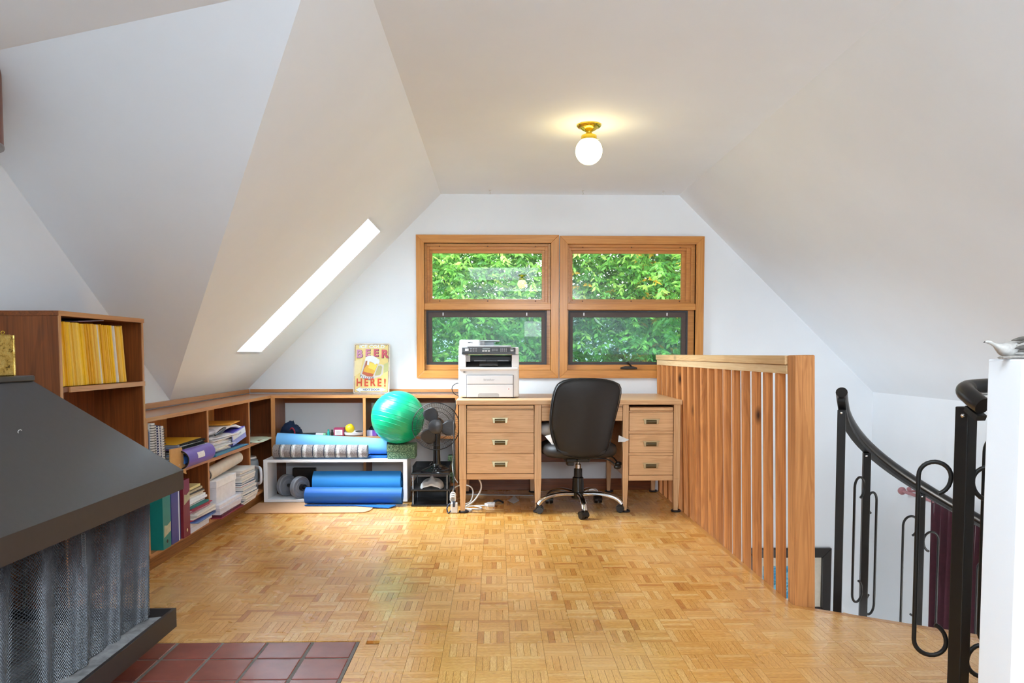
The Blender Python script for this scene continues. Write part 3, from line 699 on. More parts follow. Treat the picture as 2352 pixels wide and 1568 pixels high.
# ------------------------------------------------------------------ office chair (built facing +Y, then turned a little)
cx, cy = .555, 5.09
t = thing('office_chair', 'black leather office chair with chrome five star base', 'chair', (cx, cy, 0), math.radians(4))
Zb = lambda yz: 1.064-(850+.1403*yz-812)*4.84/1735
Xb = lambda xz: (xz-815)*.000393
outl = [(700, 118), (950, 124), (1150, 145), (1290, 180), (1380, 225), (1415, 290), (1420, 380), (1395, 540), (1355, 720), (1318, 900), (1290, 1060), (1268, 1200), (1235, 1320), (1170, 1410), (1050, 1455), (850, 1482), (650, 1470), (480, 1425), (370, 1340), (300, 1200), (258, 1050), (240, 900), (238, 740), (252, 560), (275, 400), (305, 290), (350, 210), (430, 160), (550, 130)]
OP = [(Xb(x), Zb(z)) for x, z in outl]
oc = (sum(p[0] for p in OP)/len(OP), sum(p[1] for p in OP)/len(OP))
def bend(x, z): return -.245-.10*(x/.22)**2*-.35+.14*(z-.40)*-.30+.03*math.cos((z-.38)/.53*PI)
rg = []
for s, dy in ((.02, -.012), (.5, -.012), (.86, -.008), (.96, .002), (1., .018), (.99, .05), (.94, .072), (.8, .085), (.45, .092), (.02, .094)):
    rg.append([(oc[0]+(x-oc[0])*s, bend(oc[0]+(x-oc[0])*s, oc[1]+(z-oc[1])*s)+dy, oc[1]+(z-oc[1])*s) for x, z in OP])
o = MB().rings(rg).build('backrest', LEATHER, t, smooth=70, sub=1)
pipe = [(oc[0]+(x-oc[0])*.985, bend(x*.985, z)+.001, oc[1]+(z-oc[1])*.985) for x, z in OP]
MB().tube(pipe, .0035, 6, closed=True).build('piping', plain('black_piping', '#101011', .4), o, smooth=60)
pk = [(Xb(x), bend(Xb(x), Zb(z))-.004, Zb(z)) for x, z in ((290, 995), (312, 1100), (340, 1230), (375, 1350))]
MB().tube(pk, .004, 6).build('zip_seam', BLKPL, o)
seat = rrect(.50, .48, .15, 8)
rg = []
for s, z in ((.02, .372), (.6, .372), (.9, .380), (.985, .400), (1., .425), (.97, .452), (.85, .470), (.5, .478), (.02, .480)):
    rg.append([(x*s+.0, y*s+.03, z-.012*(y > .1)) for x, y in seat])
MB().rings(rg).build('seat', LEATHER, t, smooth=70)
m = MB(); m.box(-.10, .06, -.12, .12, .345, .372); m.box(-.09, -.045, -.10, -.03, .318, .35); m.build('tilt_mechanism', BLKPL, t, bev=.006)
m = MB(); m.sweep([(-.0, .0, .358), (0, -.14, .356), (0, -.19, .362), (0, -.205, .43)], [(-.035, -.006), (.035, -.006), (.035, .006), (-.035, .006)], (0, -.3, 1)); m.build('back_bracket', BLKPL, t, bev=.002)
for a, b, c in (((.05, -.03, .358), (.19, -.05, .352), (.252, -.085, .305)), ((.06, .05, .36), (.23, .06, .36), (.285, .02, .312))):
    m = MB(); m.tube(catmull([a, b, c], 5), .005, 8); L = m.build('lever', BLKPL, t, smooth=60)
    m = MB(); m.sphere(c, .020, 12, 8, (1.3, .6, .75)); m.build('lever_paddle', BLKPL, L, smooth=60)
MB().lathe([(.019, .27), (.019, .315), (.010, .32), (.010, .35)], 20).build('gas_piston', CHROME, t, smooth=40)
MB().lathe([(.044, .085), (.044, .125), (.040, .13), (.037, .225), (.029, .23), (.028, .285), (.019, .288)], 24).build('column_cover', BLKPL, t, smooth=35)
for k in range(5):
    a = -PI/2+2*PI*k/5-math.radians(2); ca, sa = math.cos(a), math.sin(a)
    pts = catmull([(.03, .118), (.12, .121), (.20, .112), (.26, .092), (.29, .066)], 4)if False else catmull([(ca*r, sa*r, z) for r, z in ((.03, .114), (.12, .120), (.20, .113), (.262, .093), (.292, .068), (.298, .058))], 4)
    prof = [(-.017, -.010), (.017, -.010), (.019, .004), (.012, .012), (-.012, .012), (-.019, .004)]
    L = MB().sweep(pts, prof).build('chrome_leg', CHROME, t, smooth=50)
    c = Vector((ca*.298, sa*.298, 0)); turn = a+random.uniform(-.9, .9); f = Vector((math.cos(turn), math.sin(turn), 0)); s = Vector((-f.y, f.x, 0))
    m = MB(); q = c-f*.012
    for sg in (-1, 1): m.cyl(q+s*sg*.006+Vector((0, 0, .0255)), q+s*sg*.026+Vector((0, 0, .0255)), .025, .023, 18)
    m.cyl(c+Vector((0, 0, .04)), c+Vector((0, 0, .064)), .008, .008, 10)
    hood = [q+f*(.029*math.cos(u))+Vector((0, 0, .0255+.029*math.sin(u))) for u in [PI*(-.05+1.0*i/10) for i in range(11)]]
    inn = [q+f*(.0262*math.cos(u))+Vector((0, 0, .0255+.0262*math.sin(u))) for u in [PI*(-.05+1.0*i/10) for i in range(11)]]
    for i in range(10): m.prism([hood[i]-s*.027, hood[i+1]-s*.027, inn[i+1]-s*.027, inn[i]-s*.027], s*.054)
    m.build('caster', BLKPL, L, smooth=40)
# pale cushion stuffed behind the sitter, and a printed sheet
mb = MB(); rg = []
base = rrect(.46, .30, .09, 6)
for s, z in ((.05, 0), (.75, .004), (.97, .03), (1., .05), (.96, .075), (.7, .10), (.05, .112)):
    rg.append([(x*s, y*s, z+.012*noise.noise(Vector((x*9, y*9, s*3)))) for x, y in base])
mb.rings(rg).xf(Matrix.Translation((cx-.045, cy+.09, .497)))
tag(mb.build('cushion', plain('grey_white_cotton', '#cfcdca', .85, 0, .2, .05, 20, .2), smooth=60, org=(cx, cy, .497)), 'crumpled greyish white cushion on the black office chair seat', 'cushion')
mb = MB(); mb.prism([(cx-.235, cy-.125, .52), (cx-.195, cy-.155, .535), (cx-.185, cy-.15, .485), (cx-.155, cy-.145, .432), (cx-.165, cy-.14, .432), (cx-.20, cy-.135, .48)], (0, .0015, 0))
tag(mb.build('fabric_label', PAPER, org=(cx, cy, .5)), 'white sheet corner poking out beside the chair back above the seat edge', 'paper')
mb = MB(); mb.prism([(cx+.255, cy-.13, .525), (cx+.325, cy-.13, .495), (cx+.295, cy-.13, .482), (cx+.25, cy-.13, .482)], (0, .0015, 0))
tag(mb.build('leaflet', plain('leaflet_blue_white', '#d5dde2', .6, var=.15, scale=25), org=(cx, cy, .5)), 'pale leaflet corner sticking out beyond the chair toward the narrow drawers', 'paper')
# ------------------------------------------------------------------ tin sign leaning on the wall
t = thing('tin_sign', 'yellow tin beer sign leaning against the gable wall on the shelf', 'sign', (-.957, 5.79, .7595), local=True)
t.rotation_euler = (math.radians(-8.5), 0, math.radians(-1))
SW, SH = .277, .388
SY = plain('sign_yellow', '#e6cf86', .35, 0, .5, .10, 14); SRUST = plain('sign_rust', '#6b4636', .6); SCREAM = plain('sign_cream_edge', '#d8cbb8', .4, var=.15, scale=30)
ro = [(x, z+SH/2) for x, z in rrect(SW, SH, .012, 4)]
MB().prism([(x, .001, z) for x, z in ro], (0, .0012, 0)).build('plate', SCREAM, t)
ri = [(x, z+SH/2) for x, z in rrect(SW-.020, SH-.020, .006, 4)]
MB().prism([(x, .0004, z) for x, z in ri], (0, .0008, 0)).build('border_line', SRUST, t)
ri = [(x, z+SH/2) for x, z in rrect(SW-.026, SH-.026, .005, 4)]
MB().prism([(x, -.0002, z) for x, z in ri], (0, .0008, 0)).build('yellow_field', SY, t)
def art(nm, pts, col, y, par=None, th=.0006):
    m = MB(); m.prism([(a, y, b) for a, b in pts], (0, th, 0)); return m.build(nm, plain('ink_'+col[1:], col, .4, var=.04), par or t)
MMX = lambda x: (x-705)*.277/905; MMZ = lambda z: .388*(1445-z)/1300
def pic(L): return [(MMX(x), MMZ(z)) for x, z in L]
art('green_panel', pic([(1010, 690), (1125, 630), (1125, 860), (1010, 920)]), '#c3c384', -.0008)
art('pale_rays', pic([(283, 600), (480, 540), (420, 900), (283, 1000)]), '#ead9a4', -.0008)
mug = art('mug_outline', pic([(555, 520), (520, 620), (425, 950), (420, 1000), (520, 1070), (660, 1100), (760, 1080), (790, 1040), (920, 1010), (990, 940), (1010, 720), (960, 690), (880, 690), (905, 560), (840, 540)]), '#d8d3cf', -.0012)
art('handle_gap', pic([(870, 730), (940, 720), (970, 760), (945, 930), (910, 970), (800, 985), (790, 960)]), '#b9b27c', -.0018, mug)
art('glass_left', pic([(560, 600), (630, 590), (540, 920), (470, 930)]), '#b06a52', -.0018, mug)
art('beer', pic([(650, 620), (860, 690), (740, 1000), (600, 1000), (480, 940), (520, 800)]), '#e6b23c', -.0024, mug)
art('beer_light', pic([(660, 640), (850, 700), (790, 850), (620, 780)]), '#efd75a', -.003, mug)
art('beer_base', pic([(490, 870), (600, 905), (720, 930), (760, 940), (730, 1005), (600, 1000), (470, 930)]), '#bb5a35', -.003, mug)
art('glass_base', pic([(430, 950), (480, 990), (600, 1020), (760, 1010), (760, 1080), (660, 1100), (520, 1070), (420, 1010)]), '#8d8790', -.003, mug)
for i in range(6): art('facet', pic([(455+48*i, 985+9*i), (480+48*i, 992+8*i), (462+48*i, 1040+7*i), (440+48*i, 1030+7*i)]), '#e8e6ec', -.0036, mug)
art('foam', pic([(540, 560), (560, 500), (640, 470), (720, 465), (800, 500), (880, 560), (905, 610), (885, 670), (830, 670), (790, 700), (740, 640), (650, 600), (640, 720), (590, 700), (600, 590), (545, 600)]), '#eceff4', -.0036, mug)
cols = ['#cd8fb0', '#d07f98', '#d2606f', '#c9515c']
def beer_letter(ch, x, z, col, s, rz):
    text('letter', ch, .085*s, plain('ink_dark_outline', '#5e2c38', .4), t, (x+.002, -.0012, z-.002), (PI/2, rz, 0), .0003, sx=1.02, bold=.0048)
    text('letter', ch, .085*s, plain('ink_'+col[1:], col, .4), t, (x, -.0020, z), (PI/2, rz, 0), .0004, sx=1.02, bold=.0030)
for ch, x, z, col, s, rz in (('B', 390, 425, cols[0], 1.0, 0), ('E', 600, 400, cols[1], .88, 0), ('E', 805, 400, cols[2], .88, 0), ('R', 1025, 425, cols[3], 1.0, 0)):
    beer_letter(ch, MMX(x), MMZ(z), col, s, rz)
text('word', 'ICE COLD', .033, plain('ink_ice_white', '#e9ecea', .4), t, (0, -.0012, MMZ(232)), (PI/2, 0, 0), .0004, sx=1.32, bold=.0012)
for ch, x, z in (('H', 405, 1170), ('E', 578, 1170), ('R', 740, 1165), ('E', 905, 1170), ('!', 1045, 1175)):
    text('letter', ch, .082, plain('ink_orange_red', '#c9481f', .4), t, (MMX(x), -.0044, MMZ(z)), (PI/2, 0, 0), .0004, sx=.80, bold=.0022)
ar = [(310, 1345), (435, 1275), (435, 1310), (945, 1310), (945, 1285), (1070, 1345), (945, 1405), (945, 1380), (435, 1380), (435, 1412)]
art('arrow_edge', pic([(x+(x-690)*.018, 1345+(z-1345)*1.12) for x, z in ar]), '#70747a', -.0010)
a_o = art('arrow', pic(ar), '#e4edf0', -.0018)
text('word', 'NEXT DOOR', .0185, plain('ink_navy', '#3c4354', .4), t, (0, -.0024, MMZ(1346)), (PI/2, 0, 0), .0003, sx=1.18, bold=.0005)
for x in (385, 1060):
    m = MB(); m.lathe([(.003, 0), (.003, .0008)], 10, (MMX(x), -.001, MMZ(205)), 'y'); m.build('nail_hole', SRUST, t)

# ------------------------------------------------------------------ exercise gear in front of the back shelf
CORK = plain('tan_foam', '#c79a74', .75, var=.05)
t = MB(); c0 = [(-1.690, 5.36), (-1.690, 5.055), (-1.675, 5.022), (-1.64, 5.012)]; c1 = [(-.93, 5.018), (-.885, 5.03), (-.86, 5.07), (-.850, 5.12), (-.85, 5.36)]
t.prism([(x, y, .001) for x, y in c0+c1], (0, 0, .007))
tag(t.build('chair_mat', CORK, bev=.003, org=(-1.27, 5.2, 0)), 'flat tan mat lying on the parquet under the white cubby', 'mat')

t = thing('storage_cubby', 'white open cubby box lying on its side in front of the shelf', 'cubby', (-1.145, 5.48, 0))
x0, x1, y0, y1, z0, z1 = -1.655, -.636, 5.365, 5.59, .009, .311; W_ = .018
for nm, bx in (('bottom', (x0, x1, y0, y1, z0, z0+W_)), ('top', (x0, x1, y0, y1, z1-W_, z1)), ('side', (x0, x0+W_*1.6, y0, y1, z0+W_, z1-W_)), ('side', (x1-W_*1.6, x1, y0, y1, z0+W_, z1-W_))):
    MB().box(*bx).build(nm, WHITE, t, bev=.001)
BLU = plain('blue_foam_mat', '#2a86c8', .6, 0, .4, .03, 200, .15); LBLU = plain('light_blue_foam_mat', '#74b8ee', .65, 0, .4, .02, 200, .1); DBLU = plain('deep_blue_mat', '#1c5fae', .55, 0, .4, .05, 260, .3)
m = roll((-1.318, 5.475, .126), (-.690, 5.475, .126), .096, .096, 3.2, .008, 30, 1, .0)
tag(m.build('rolled_mat', BLU, smooth=50, org=(-1.0, 5.475, .03)), 'big bright blue foam mat rolled up inside the white cubby', 'mat')
m = roll((-1.335, 5.285, .075), (-.660, 5.275, .071), .064, .064, 4, .006, 26, 1, .4)
fl_ = MB(); fl_.prism([(-1.33, 5.235, .012), (-.70, 5.222, .012), (-.70, 5.215, .010), (-.74, 5.155, .004), (-.86, 5.165, .009), (-.98, 5.205, .012), (-1.33, 5.215, .012)], (0, 0, .005))
m.add(fl_.v, fl_.f)
tag(m.build('rolled_mat', DBLU, smooth=45, org=(-1.0, 5.28, 0)), 'deep blue yoga mat rolled up on the floor before the cubby', 'mat')
m = roll((-1.60, 5.532, .405), (-.80, 5.530, .381), .062, .046, 2.6, .009, 30, 1, .3, .3, 1.48)
tag(m.build('rolled_mat', LBLU, smooth=50, org=(-1.2, 5.51, .312)), 'long light blue foam roll lying on top of the white cubby', 'mat')
m = MB(); m.box(-.93, -.79, 5.43, 5.585, .3115, .3235)
tag(m.build('folded_mat', DBLU, bev=.004, org=(-.86, 5.5, .3115)), 'thin blue mat folded flat under the end of the light blue roll', 'mat')
def rug_mat():
    m, n, l, p = newmat('striped_rug'); v = objvec(n, l, False)
    sx = n.new('ShaderNodeSeparateXYZ'); l.new(v, sx.inputs[0])
    mm = n.new('ShaderNodeMath'); mm.operation = 'MULTIPLY'; mm.inputs[1].default_value = 1/.079; l.new(sx.outputs[0], mm.inputs[0])
    wob = noise_node(n, l, v, 30, 3); ad = n.new('ShaderNodeMath'); ad.operation = 'MULTIPLY_ADD'; l.new(wob.outputs['Fac'], ad.inputs[0]); ad.inputs[1].default_value = .12; l.new(mm.outputs[0], ad.inputs[2])
    fr = n.new('ShaderNodeMath'); fr.operation = 'FRACT'; l.new(ad.outputs[0], fr.inputs[0])
    A_, B_, C_, D_ = S('#8b8583'), S('#dfdfe0'), S('#3c3f4c'), S('#a5a7a4')
    c = ramp(n, l, fr.outputs[0], [(0, A_), (.27, A_), (.30, C_), (.38, C_), (.40, D_), (.52, D_), (.54, B_), (.60, B_), (.62, A_), (.68, B_), (.73, A_), (1, A_)])
    sp = noise_node(n, l, v, 260, 3, .7)
    c = mix(n, l, .75, c, ramp(n, l, sp.outputs['Fac'], [(.35, S('#4b4546')), (.65, S('#f0efee'))]), 'OVERLAY')
    l.new(c, p.inputs['Base Color']); p.inputs['Roughness'].default_value = .95; bump(n, l, p, sp.outputs['Fac'], .8, .004); return m
m = roll((-1.592, 5.419, .365), (-.925, 5.419, .362), .053, .052, 3.5, .011, 26, 1, -.6, .3, .96)
tag(m.build('rolled_rug', rug_mat(), smooth=60, org=(-1.25, 5.42, .312)), 'grey striped woven rug rolled up along the cubby front edge', 'rug')
def speck_mat():
    m, n, l, p = newmat('speckled_foam'); v = objvec(n, l)
    sp = noise_node(n, l, v, 170, 2, .6)
    l.new(ramp(n, l, sp.outputs['Fac'], [(.36, S('#1e3a2c')), (.46, S('#4c6b52')), (.56, S('#5d8463')), (.62, S('#b6c8a6')), (.68, S('#39604a'))]), p.inputs['Base Color'])
    p.inputs['Roughness'].default_value = .85; bump(n, l, p, sp.outputs['Fac'], .2); return m
SPK = speck_mat()
m = MB(); m.box(-.100, .100, -.075, .075, 0, .0505)
lo = m.build('foam_block', SPK, bev=.004, org=(0, 0, 0)); lo.location = (-.683, 5.475, .312); lo.rotation_euler = (0, 0, .02)
tag(lo, 'speckled green foam block resting directly on the white cubby', 'yoga block')
up_ = lo.copy(); COL.objects.link(up_); up_.location = (-.684, 5.47, .3635); up_.rotation_euler = (0, 0, -.03); up_['label'] = 'speckled green foam block stacked under the green ball'
m = MB(); m.box(-.0275, .0275, -.05, .05, 0, .20)
b3 = m.build('foam_block', SPK, bev=.004, org=(0, 0, 0)); b3.location = (-.335, 5.655, .102); tag(b3, 'speckled green foam block standing on end in the shelf behind the paper trays', 'yoga block')
# exercise ball with moulded ridges
prof = []
R = .191; N = 300
for i in range(N+1):
    a = PI*i/N; r = R
    u = (a/PI*19) % 1
    if .12*PI < a < .88*PI and u < .09: r = R+.0017*math.sin(u/.09*PI)
    prof.append((max(1e-5, r*math.sin(a)), -r*math.cos(a)))
mb = MB(); mb.lathe(prof, 72)
mb.xf(Matrix.Translation((-.71, 5.45, .6065)) @ Matrix.Rotation(math.radians(17), 4, 'Y') @ Matrix.Rotation(math.radians(-14), 4, 'X'))
BALL = plain('green_vinyl', '#10a774', .28, 0, .5, .03)
tag(mb.build('exercise_ball', BALL, smooth=70, org=(-.71, 5.45, .415)), 'shiny green exercise ball perched on the foam blocks', 'ball')
# dumbbell
t = thing('dumbbell', 'grey plastic dumbbell lying inside the white cubby', 'dumbbell', (-1.47, 5.45, .03))
GREYP = plain('dumbbell_grey', '#7d828b', .45, 0, .5, .06)
ax = Vector((.105, -.075, -.006)).normalized(); cA = Vector((-1.530, 5.500, .1085)); cB = Vector((-1.412, 5.415, .108))
def disc(c, r):
    prof = [(.018, -.02), (r*.55, -.02), (r*.62, -.014), (r*.86, -.014), (r*.92, -.021), (r, -.014), (r, .014), (r*.92, .021), (r*.86, .014), (r*.62, .014), (r*.55, .02), (.018, .02)]
    m = MB(); m.lathe(prof, 36); m.xf(Matrix.Translation(c) @ ax.to_track_quat('Z', 'Y').to_matrix().to_4x4()); return m
disc(cA, .079).build('weight_disc', GREYP, t, smooth=35); disc(cB, .079).build('weight_disc', GREYP, t, smooth=35)
d_ = (cB-cA).normalized()
m = MB(); m.cyl(cA-d_*.09, cB+d_*.095, .0125, n=14); m.build('bar', BLKPL, t, smooth=40)
m = MB(); m.cyl(cB+d_*.021, cB+d_*.05, .026, .024, 10); m.build('collar', BLKPL, t)
m = MB(); m.cyl(cA-d_*.05, cA-d_*.021, .024, .026, 10); m.build('collar', BLKPL, t)
m = MB(); m.box(-1.50, -1.33, 5.545, 5.585, .03, .225)
tag(m.build('black_case', BLKPL, bev=.006, org=(-1.4, 5.56, .03)), 'black flat case standing behind the dumbbell in the cubby', 'case')

# ------------------------------------------------------------------ paper trays, mask, fan
t = thing('letter_trays', 'three tier black letter tray stack carrying the fan', 'tray', (-.461, 5.4, 0))
TB = plain('smoky_black_tray', '#17181b', .25, 0, .5, .05)
x0, x1, y0, y1 = -.594, -.329, 5.225, 5.56
for z in (0.002, .110, .222):
    m = MB(); m.box(x0, x1, y0+.012, y1, z, z+.004); m.prism([(x0, y0, z), (x0, y0, z+.010), (x0, y0+.012, z+.013), (x0, y0+.012, z)], (x1-x0, 0, 0))
    hh = .045 if z < .2 else .05
    for xa in (x0, x1-.004): m.prism([(xa, y0+.03, z), (xa, y1, z), (xa, y1, z+hh), (xa, y0+.09, z+hh), (xa, y0+.05, z+.012)], (.004, 0, 0))
    m.box(x0, x1, y1-.004, y1, z, z+hh); m.build('tray', TB, t, bev=.001)
CLR = plain('frosted_post', '#9aa0a6', .3, 0, .5, .05)
for xx in (x0+.012, x1-.016):
    for yy in (y0+.02, y1-.02):
        for za in (.006, .114): MB().cyl((xx, yy, za), (xx, yy, za+.108), .0035, n=10).build('spacer_post', CLR, t, smooth=40)
# plaster face mask lying in the middle tray, chin towards the room
mb = MB(); NU, NV = 26, 18
def face(u, v):        # u across, v from chin (0) to brow (1)
    x = (u-.5)*2; hw_ = .082*(.62+.38*math.sin(PI*min(1, v*.62+.12)))
    X = x*hw_; Y = v*.17; dome = max(0, 1-abs(x)**2.6)
    Z = .052*dome**.55*min(1, (.35+v*2.8))
    g = lambda cx, cy, sx, sy: math.exp(-((x-cx)/sx)**2-((v-cy)/sy)**2)
    Z += .026*g(0, .50, .15, .13)+.012*g(0, .43, .26, .05)-.010*g(.42, .74, .22, .10)-.010*g(-.42, .74, .22, .10)+.010*g(0, .31, .30, .035)-.007*g(0, .255, .32, .018)+.009*g(0, .21, .26, .03)-.008*g(0, .15, .4, .03)+.012*g(0, .05, .3, .06)-.006*g(.35, .33, .12, .2)-.006*g(-.35, .33, .12, .2)+.006*g(0, .88, .8, .08)
    return (X, Y, Z)
vs = [face(i/NU, j/NV) for j in range(NV+1) for i in range(NU+1)]
fs = [(j*(NU+1)+i, j*(NU+1)+i+1, (j+1)*(NU+1)+i+1, (j+1)*(NU+1)+i) for j in range(NV) for i in range(NU)]
mb.add(vs, fs); mb.xf(Matrix.Translation((-.458, 5.25, .1165)))
o = mb.build('plaster_mask', plain('plaster', '#d4d2cf', .8, var=.03), smooth=80, org=(-.458, 5.33, .114))
s_ = o.modifiers.new('shell', 'SOLIDIFY'); s_.thickness = .003; s_.offset = 1
tag(o, 'white plaster face mask lying in the middle letter tray', 'mask')
fx, fy, fz = -.423, 5.275, .557
t = thing('desk_fan', 'black table fan with round wire grille beside the ball', 'fan', (fx, fy+.05, .226))
FAN = t
BG = plain('gloss_black', '#0e0e10', .14, 0, .5, .03); GRW = plain('grille_wire', '#202124', .3, .3)
rg = []
for s, z in ((.86, .2265), (1., .230), (.98, .240), (.75, .252), (.42, .266), (.26, .280), (.22, .292)):
    rg.append([(fx+.115*s*math.cos(a), fy+.055+.095*s*math.sin(a), z) for a in [2*PI*i/36 for i in range(36)]])
MB().rings(rg).build('base', BG, t, smooth=40)
for i in range(4): MB().cyl((fx-.03+.02*i, fy-.012, .252), (fx-.03+.02*i, fy-.018, .262), .006, .005, 10).build('speed_button', GRW, t)
MB().tube([(fx, fy+.06, .285), (fx, fy+.062, .36), (fx, fy+.066, .44), (fx, fy+.07, .50)], [.027, .024, .024, .030], 18).build('neck', BG, t, smooth=50)
m = MB(); m.lathe([(.02, .02), (.052, .03), (.058, .06), (.052, .11), (.03, .135)], 24, (fx, fy, fz), 'y'); m.build('motor_housing', BG, t, smooth=40)
RG = .166
g = MB()
for r, yy in ((RG, 0), (RG-.002, -.006), (RG*.80, -.022)): g.tube([(fx+r*math.cos(a), fy+yy, fz+r*math.sin(a)) for a in [2*PI*i/56 for i in range(56)]], .0022 if yy > -.01 else .0014, 6, closed=True)
nw = 78
for i in range(nw):
    a = 2*PI*i/nw; tw = .16
    P = [(fx+r*math.cos(a+q), fy+yy, fz+r*math.sin(a+q)) for r, yy, q in ((.050, -.031, tw), (.09, -.030, tw*.6), (.133, -.022, tw*.2), (.156, -.010, 0), (RG, 0, 0))]
    g.tube(P, .00085, 4, cap=False)
g.build('front_grille', GRW, t)
g = MB()
for r, yy in ((RG-.001, .004), (.10, .052)): g.tube([(fx+r*math.cos(a), fy+yy, fz+r*math.sin(a)) for a in [2*PI*i/56 for i in range(56)]], .0018, 5, closed=True)
for i in range(60):
    a = 2*PI*i/60
    P = [(fx+r*math.cos(a), fy+yy, fz+r*math.sin(a)) for r, yy in ((.05, .058), (.12, .05), (.155, .025), (RG, .003))]
    g.tube(P, .00085, 4, cap=False)
g.build('rear_grille', GRW, t)
m = MB(); m.lathe([(.0001, -.040), (.040, -.038), (.048, -.034), (.051, -.028), (.051, -.022), (.0001, -.020)], 36, (fx, fy, fz), 'y'); m.build('badge_cap', plain('fan_cap', '#2b2b2d', .3), t, smooth=35)
MB().lathe([(.032, -.018), (.034, .02), (.02, .03)], 20, (fx, fy, fz), 'y').build('blade_hub', BG, t, smooth=40)
for k in range(3):
    a0 = math.radians(108+120*k); vs = []; nu, nv = 8, 10
    for j in range(nv+1):
        r = .030+.108*j/nv; wd = math.radians(46)*(.55+.5*math.sin(PI*min(.9, (j/nv)*.75+.15)))
        for i in range(nu+1):
            u = i/nu-.5; aa = a0+u*2*wd*.72+.12*(j/nv); rr = r*(1-.10*(2*abs(u))**3*(j/nv))
            vs.append((fx+rr*math.cos(aa), fy+.006+u*.034*(.4+j/nv), fz+rr*math.sin(aa)))
    m = MB(); m.add(vs, [(j*(nu+1)+i, j*(nu+1)+i+1, (j+1)*(nu+1)+i+1, (j+1)*(nu+1)+i) for j in range(nv) for i in range(nu)])
    o = m.build('fan_blade', plain('fan_blade_smoke', '#3a3b3e', .3, 0, .5, .03), t, smooth=60); sd = o.modifiers.new('s', 'SOLIDIFY'); sd.thickness = .002
m = MB(); m.tube(catmull([(fx-.03, fy+.03, .30), (fx-.045, fy+.02, .285), (fx-.03, fy+.01, .28), (fx+.03, fy+.015, .285), (fx+.09, fy-.02, .262), (fx+.03, fy-.035, .247), (fx-.02, fy-.05, .244)], 6), .0028, 6); m.build('cord', BLKPL, t, smooth=60)

# ------------------------------------------------------------------ small things on the back shelf
def item(mb, nm, mat, label, cat, org, **k):
    gr = k.pop('group', None); o = mb.build(nm, mat, org=org, **k); return tag(o, label, cat, gr)
# crumpled navy shorts
mb = MB(); rings_ = []
for i in range(15):
    u = i/14; R1 = .06*math.sin(PI*min(.98, max(.02, u)))**.5
    rings_.append([(-1.545+(u-.5)*.165, 5.70+R1*1.0*math.cos(a), .4535+max(0, .045*math.sin(PI*u)**.5+R1*(.95 if i < 9 else .62)*math.sin(a)+.02*noise.noise(Vector((u*8, math.cos(a)*2, math.sin(a)*2))))) for a in [2*PI*k/22 for k in range(22)]])
mb.rings(rings_)
item(mb, 'folded_shorts', plain('navy_fabric', '#22334e', .85, 0, .2, .12, 30, .2), 'crumpled navy blue clothing in the corner of the back shelf', 'clothing', (-1.575, 5.7, .4535), smooth=40)
mb = MB(); mb.tube(catmull([(-1.535, 5.635, .50), (-1.52, 5.628, .513), (-1.505, 5.625, .50), (-1.50, 5.628, .48), (-1.505, 5.63, .458)], 5), .0055, 8)
item(mb, 'red_cord', plain('red_strap', '#a3213a', .6), 'small red cord loop beside the navy clothing', 'cord', (-1.51, 5.63, .4535), smooth=60)
mb = MB()
for q in range(5): mb.tube(catmull([(-1.48+.01*q, 5.66+.012*q, .461), (-1.43+.02*q, 5.64+.01*q, .468), (-1.39, 5.66+.015*q, .461), (-1.36+.01*q, 5.65, .460)], 5), .005, 6)
item(mb, 'tangled_straps', plain('dark_teal_strap', '#2a3f49', .7), 'tangle of dark straps behind the light blue roll', 'straps', (-1.42, 5.65, .4535), smooth=60)
def bottle(nm, label, x, y, z, h, r, col, capcol, lying=False, cat='tube'):
    t = thing(nm, label, cat, (x, y, z))
    if lying:
        MB().tube([(x, y, z+r), (x+h*.75, y-.008, z+r)], [r, r*.9], 14).build('body', plain('bottle_'+col[1:], col, .3), t, smooth=40)
        MB().tube([(x+h*.76, y-.008, z+r), (x+h, y-.0105, z+r)], [r*.8, r*.75], 14).build('cap', plain('bottle_'+capcol[1:], capcol, .3), t, smooth=40)
    else:
        MB().lathe([(r, 0), (r, h*.55), (r*.6, h*.7), (r*.55, h*.72)], 16, (x, y, z)).build('body', plain('bottle_'+col[1:], col, .3), t, smooth=40)
        MB().lathe([(r*.65, h*.72), (r*.6, h), (r*.2, h*1.01)], 14, (x, y, z)).build('cap', plain('bottle_'+capcol[1:], capcol, .3), t, smooth=40)
bottle('cream_tube', 'white tube with a lime green cap lying behind the blue roll', -1.345, 5.645, .4525, .075, .011, '#e2e8ee', '#7fcf92', True)
bottle('small_bottle', 'small teal bottle standing beside the maroon box', -1.254, 5.648, .4525, .048, .011, '#1f9a8f', '#27a79a', False, 'bottle')
bottle('dark_vial', 'small black bottle touching the maroon box', -1.229, 5.656, .4525, .044, .010, '#1a1c1e', '#141516', False, 'bottle')
t = thing('carton', 'maroon carton with a white label beside the yellow ball', 'box', (-1.192, 5.66, .4525))
MB().box(-1.213, -1.140, 5.640, 5.70, .4525, .511).build('body', plain('maroon_card', '#9c2f56', .5), t, bev=.001)
MB().box(-1.205, -1.149, 5.6385, 5.6405, .457, .497).build('label', plain('label_cream', '#e6dcd6', .5, var=.1, scale=120), t)
for i in range(4): MB().box(-1.195, -1.160-.004*(i % 2), 5.638, 5.639, .465+.007*i, .4675+.007*i).build('print_line', plain('print_grey', '#8c8387', .6), t)
mb = MB(); mb.sphere((-1.098, 5.665, .5045), .0345, 24, 16); mb.warp(lambda v: (v.x, v.y, v.z+.0015*math.sin(v.x*160)))
item(mb, 'yellow_ball', plain('yellow_vinyl', '#e2c21d', .4), 'small yellow ball sitting on the white dish', 'ball', (-1.098, 5.665, .47), smooth=70)
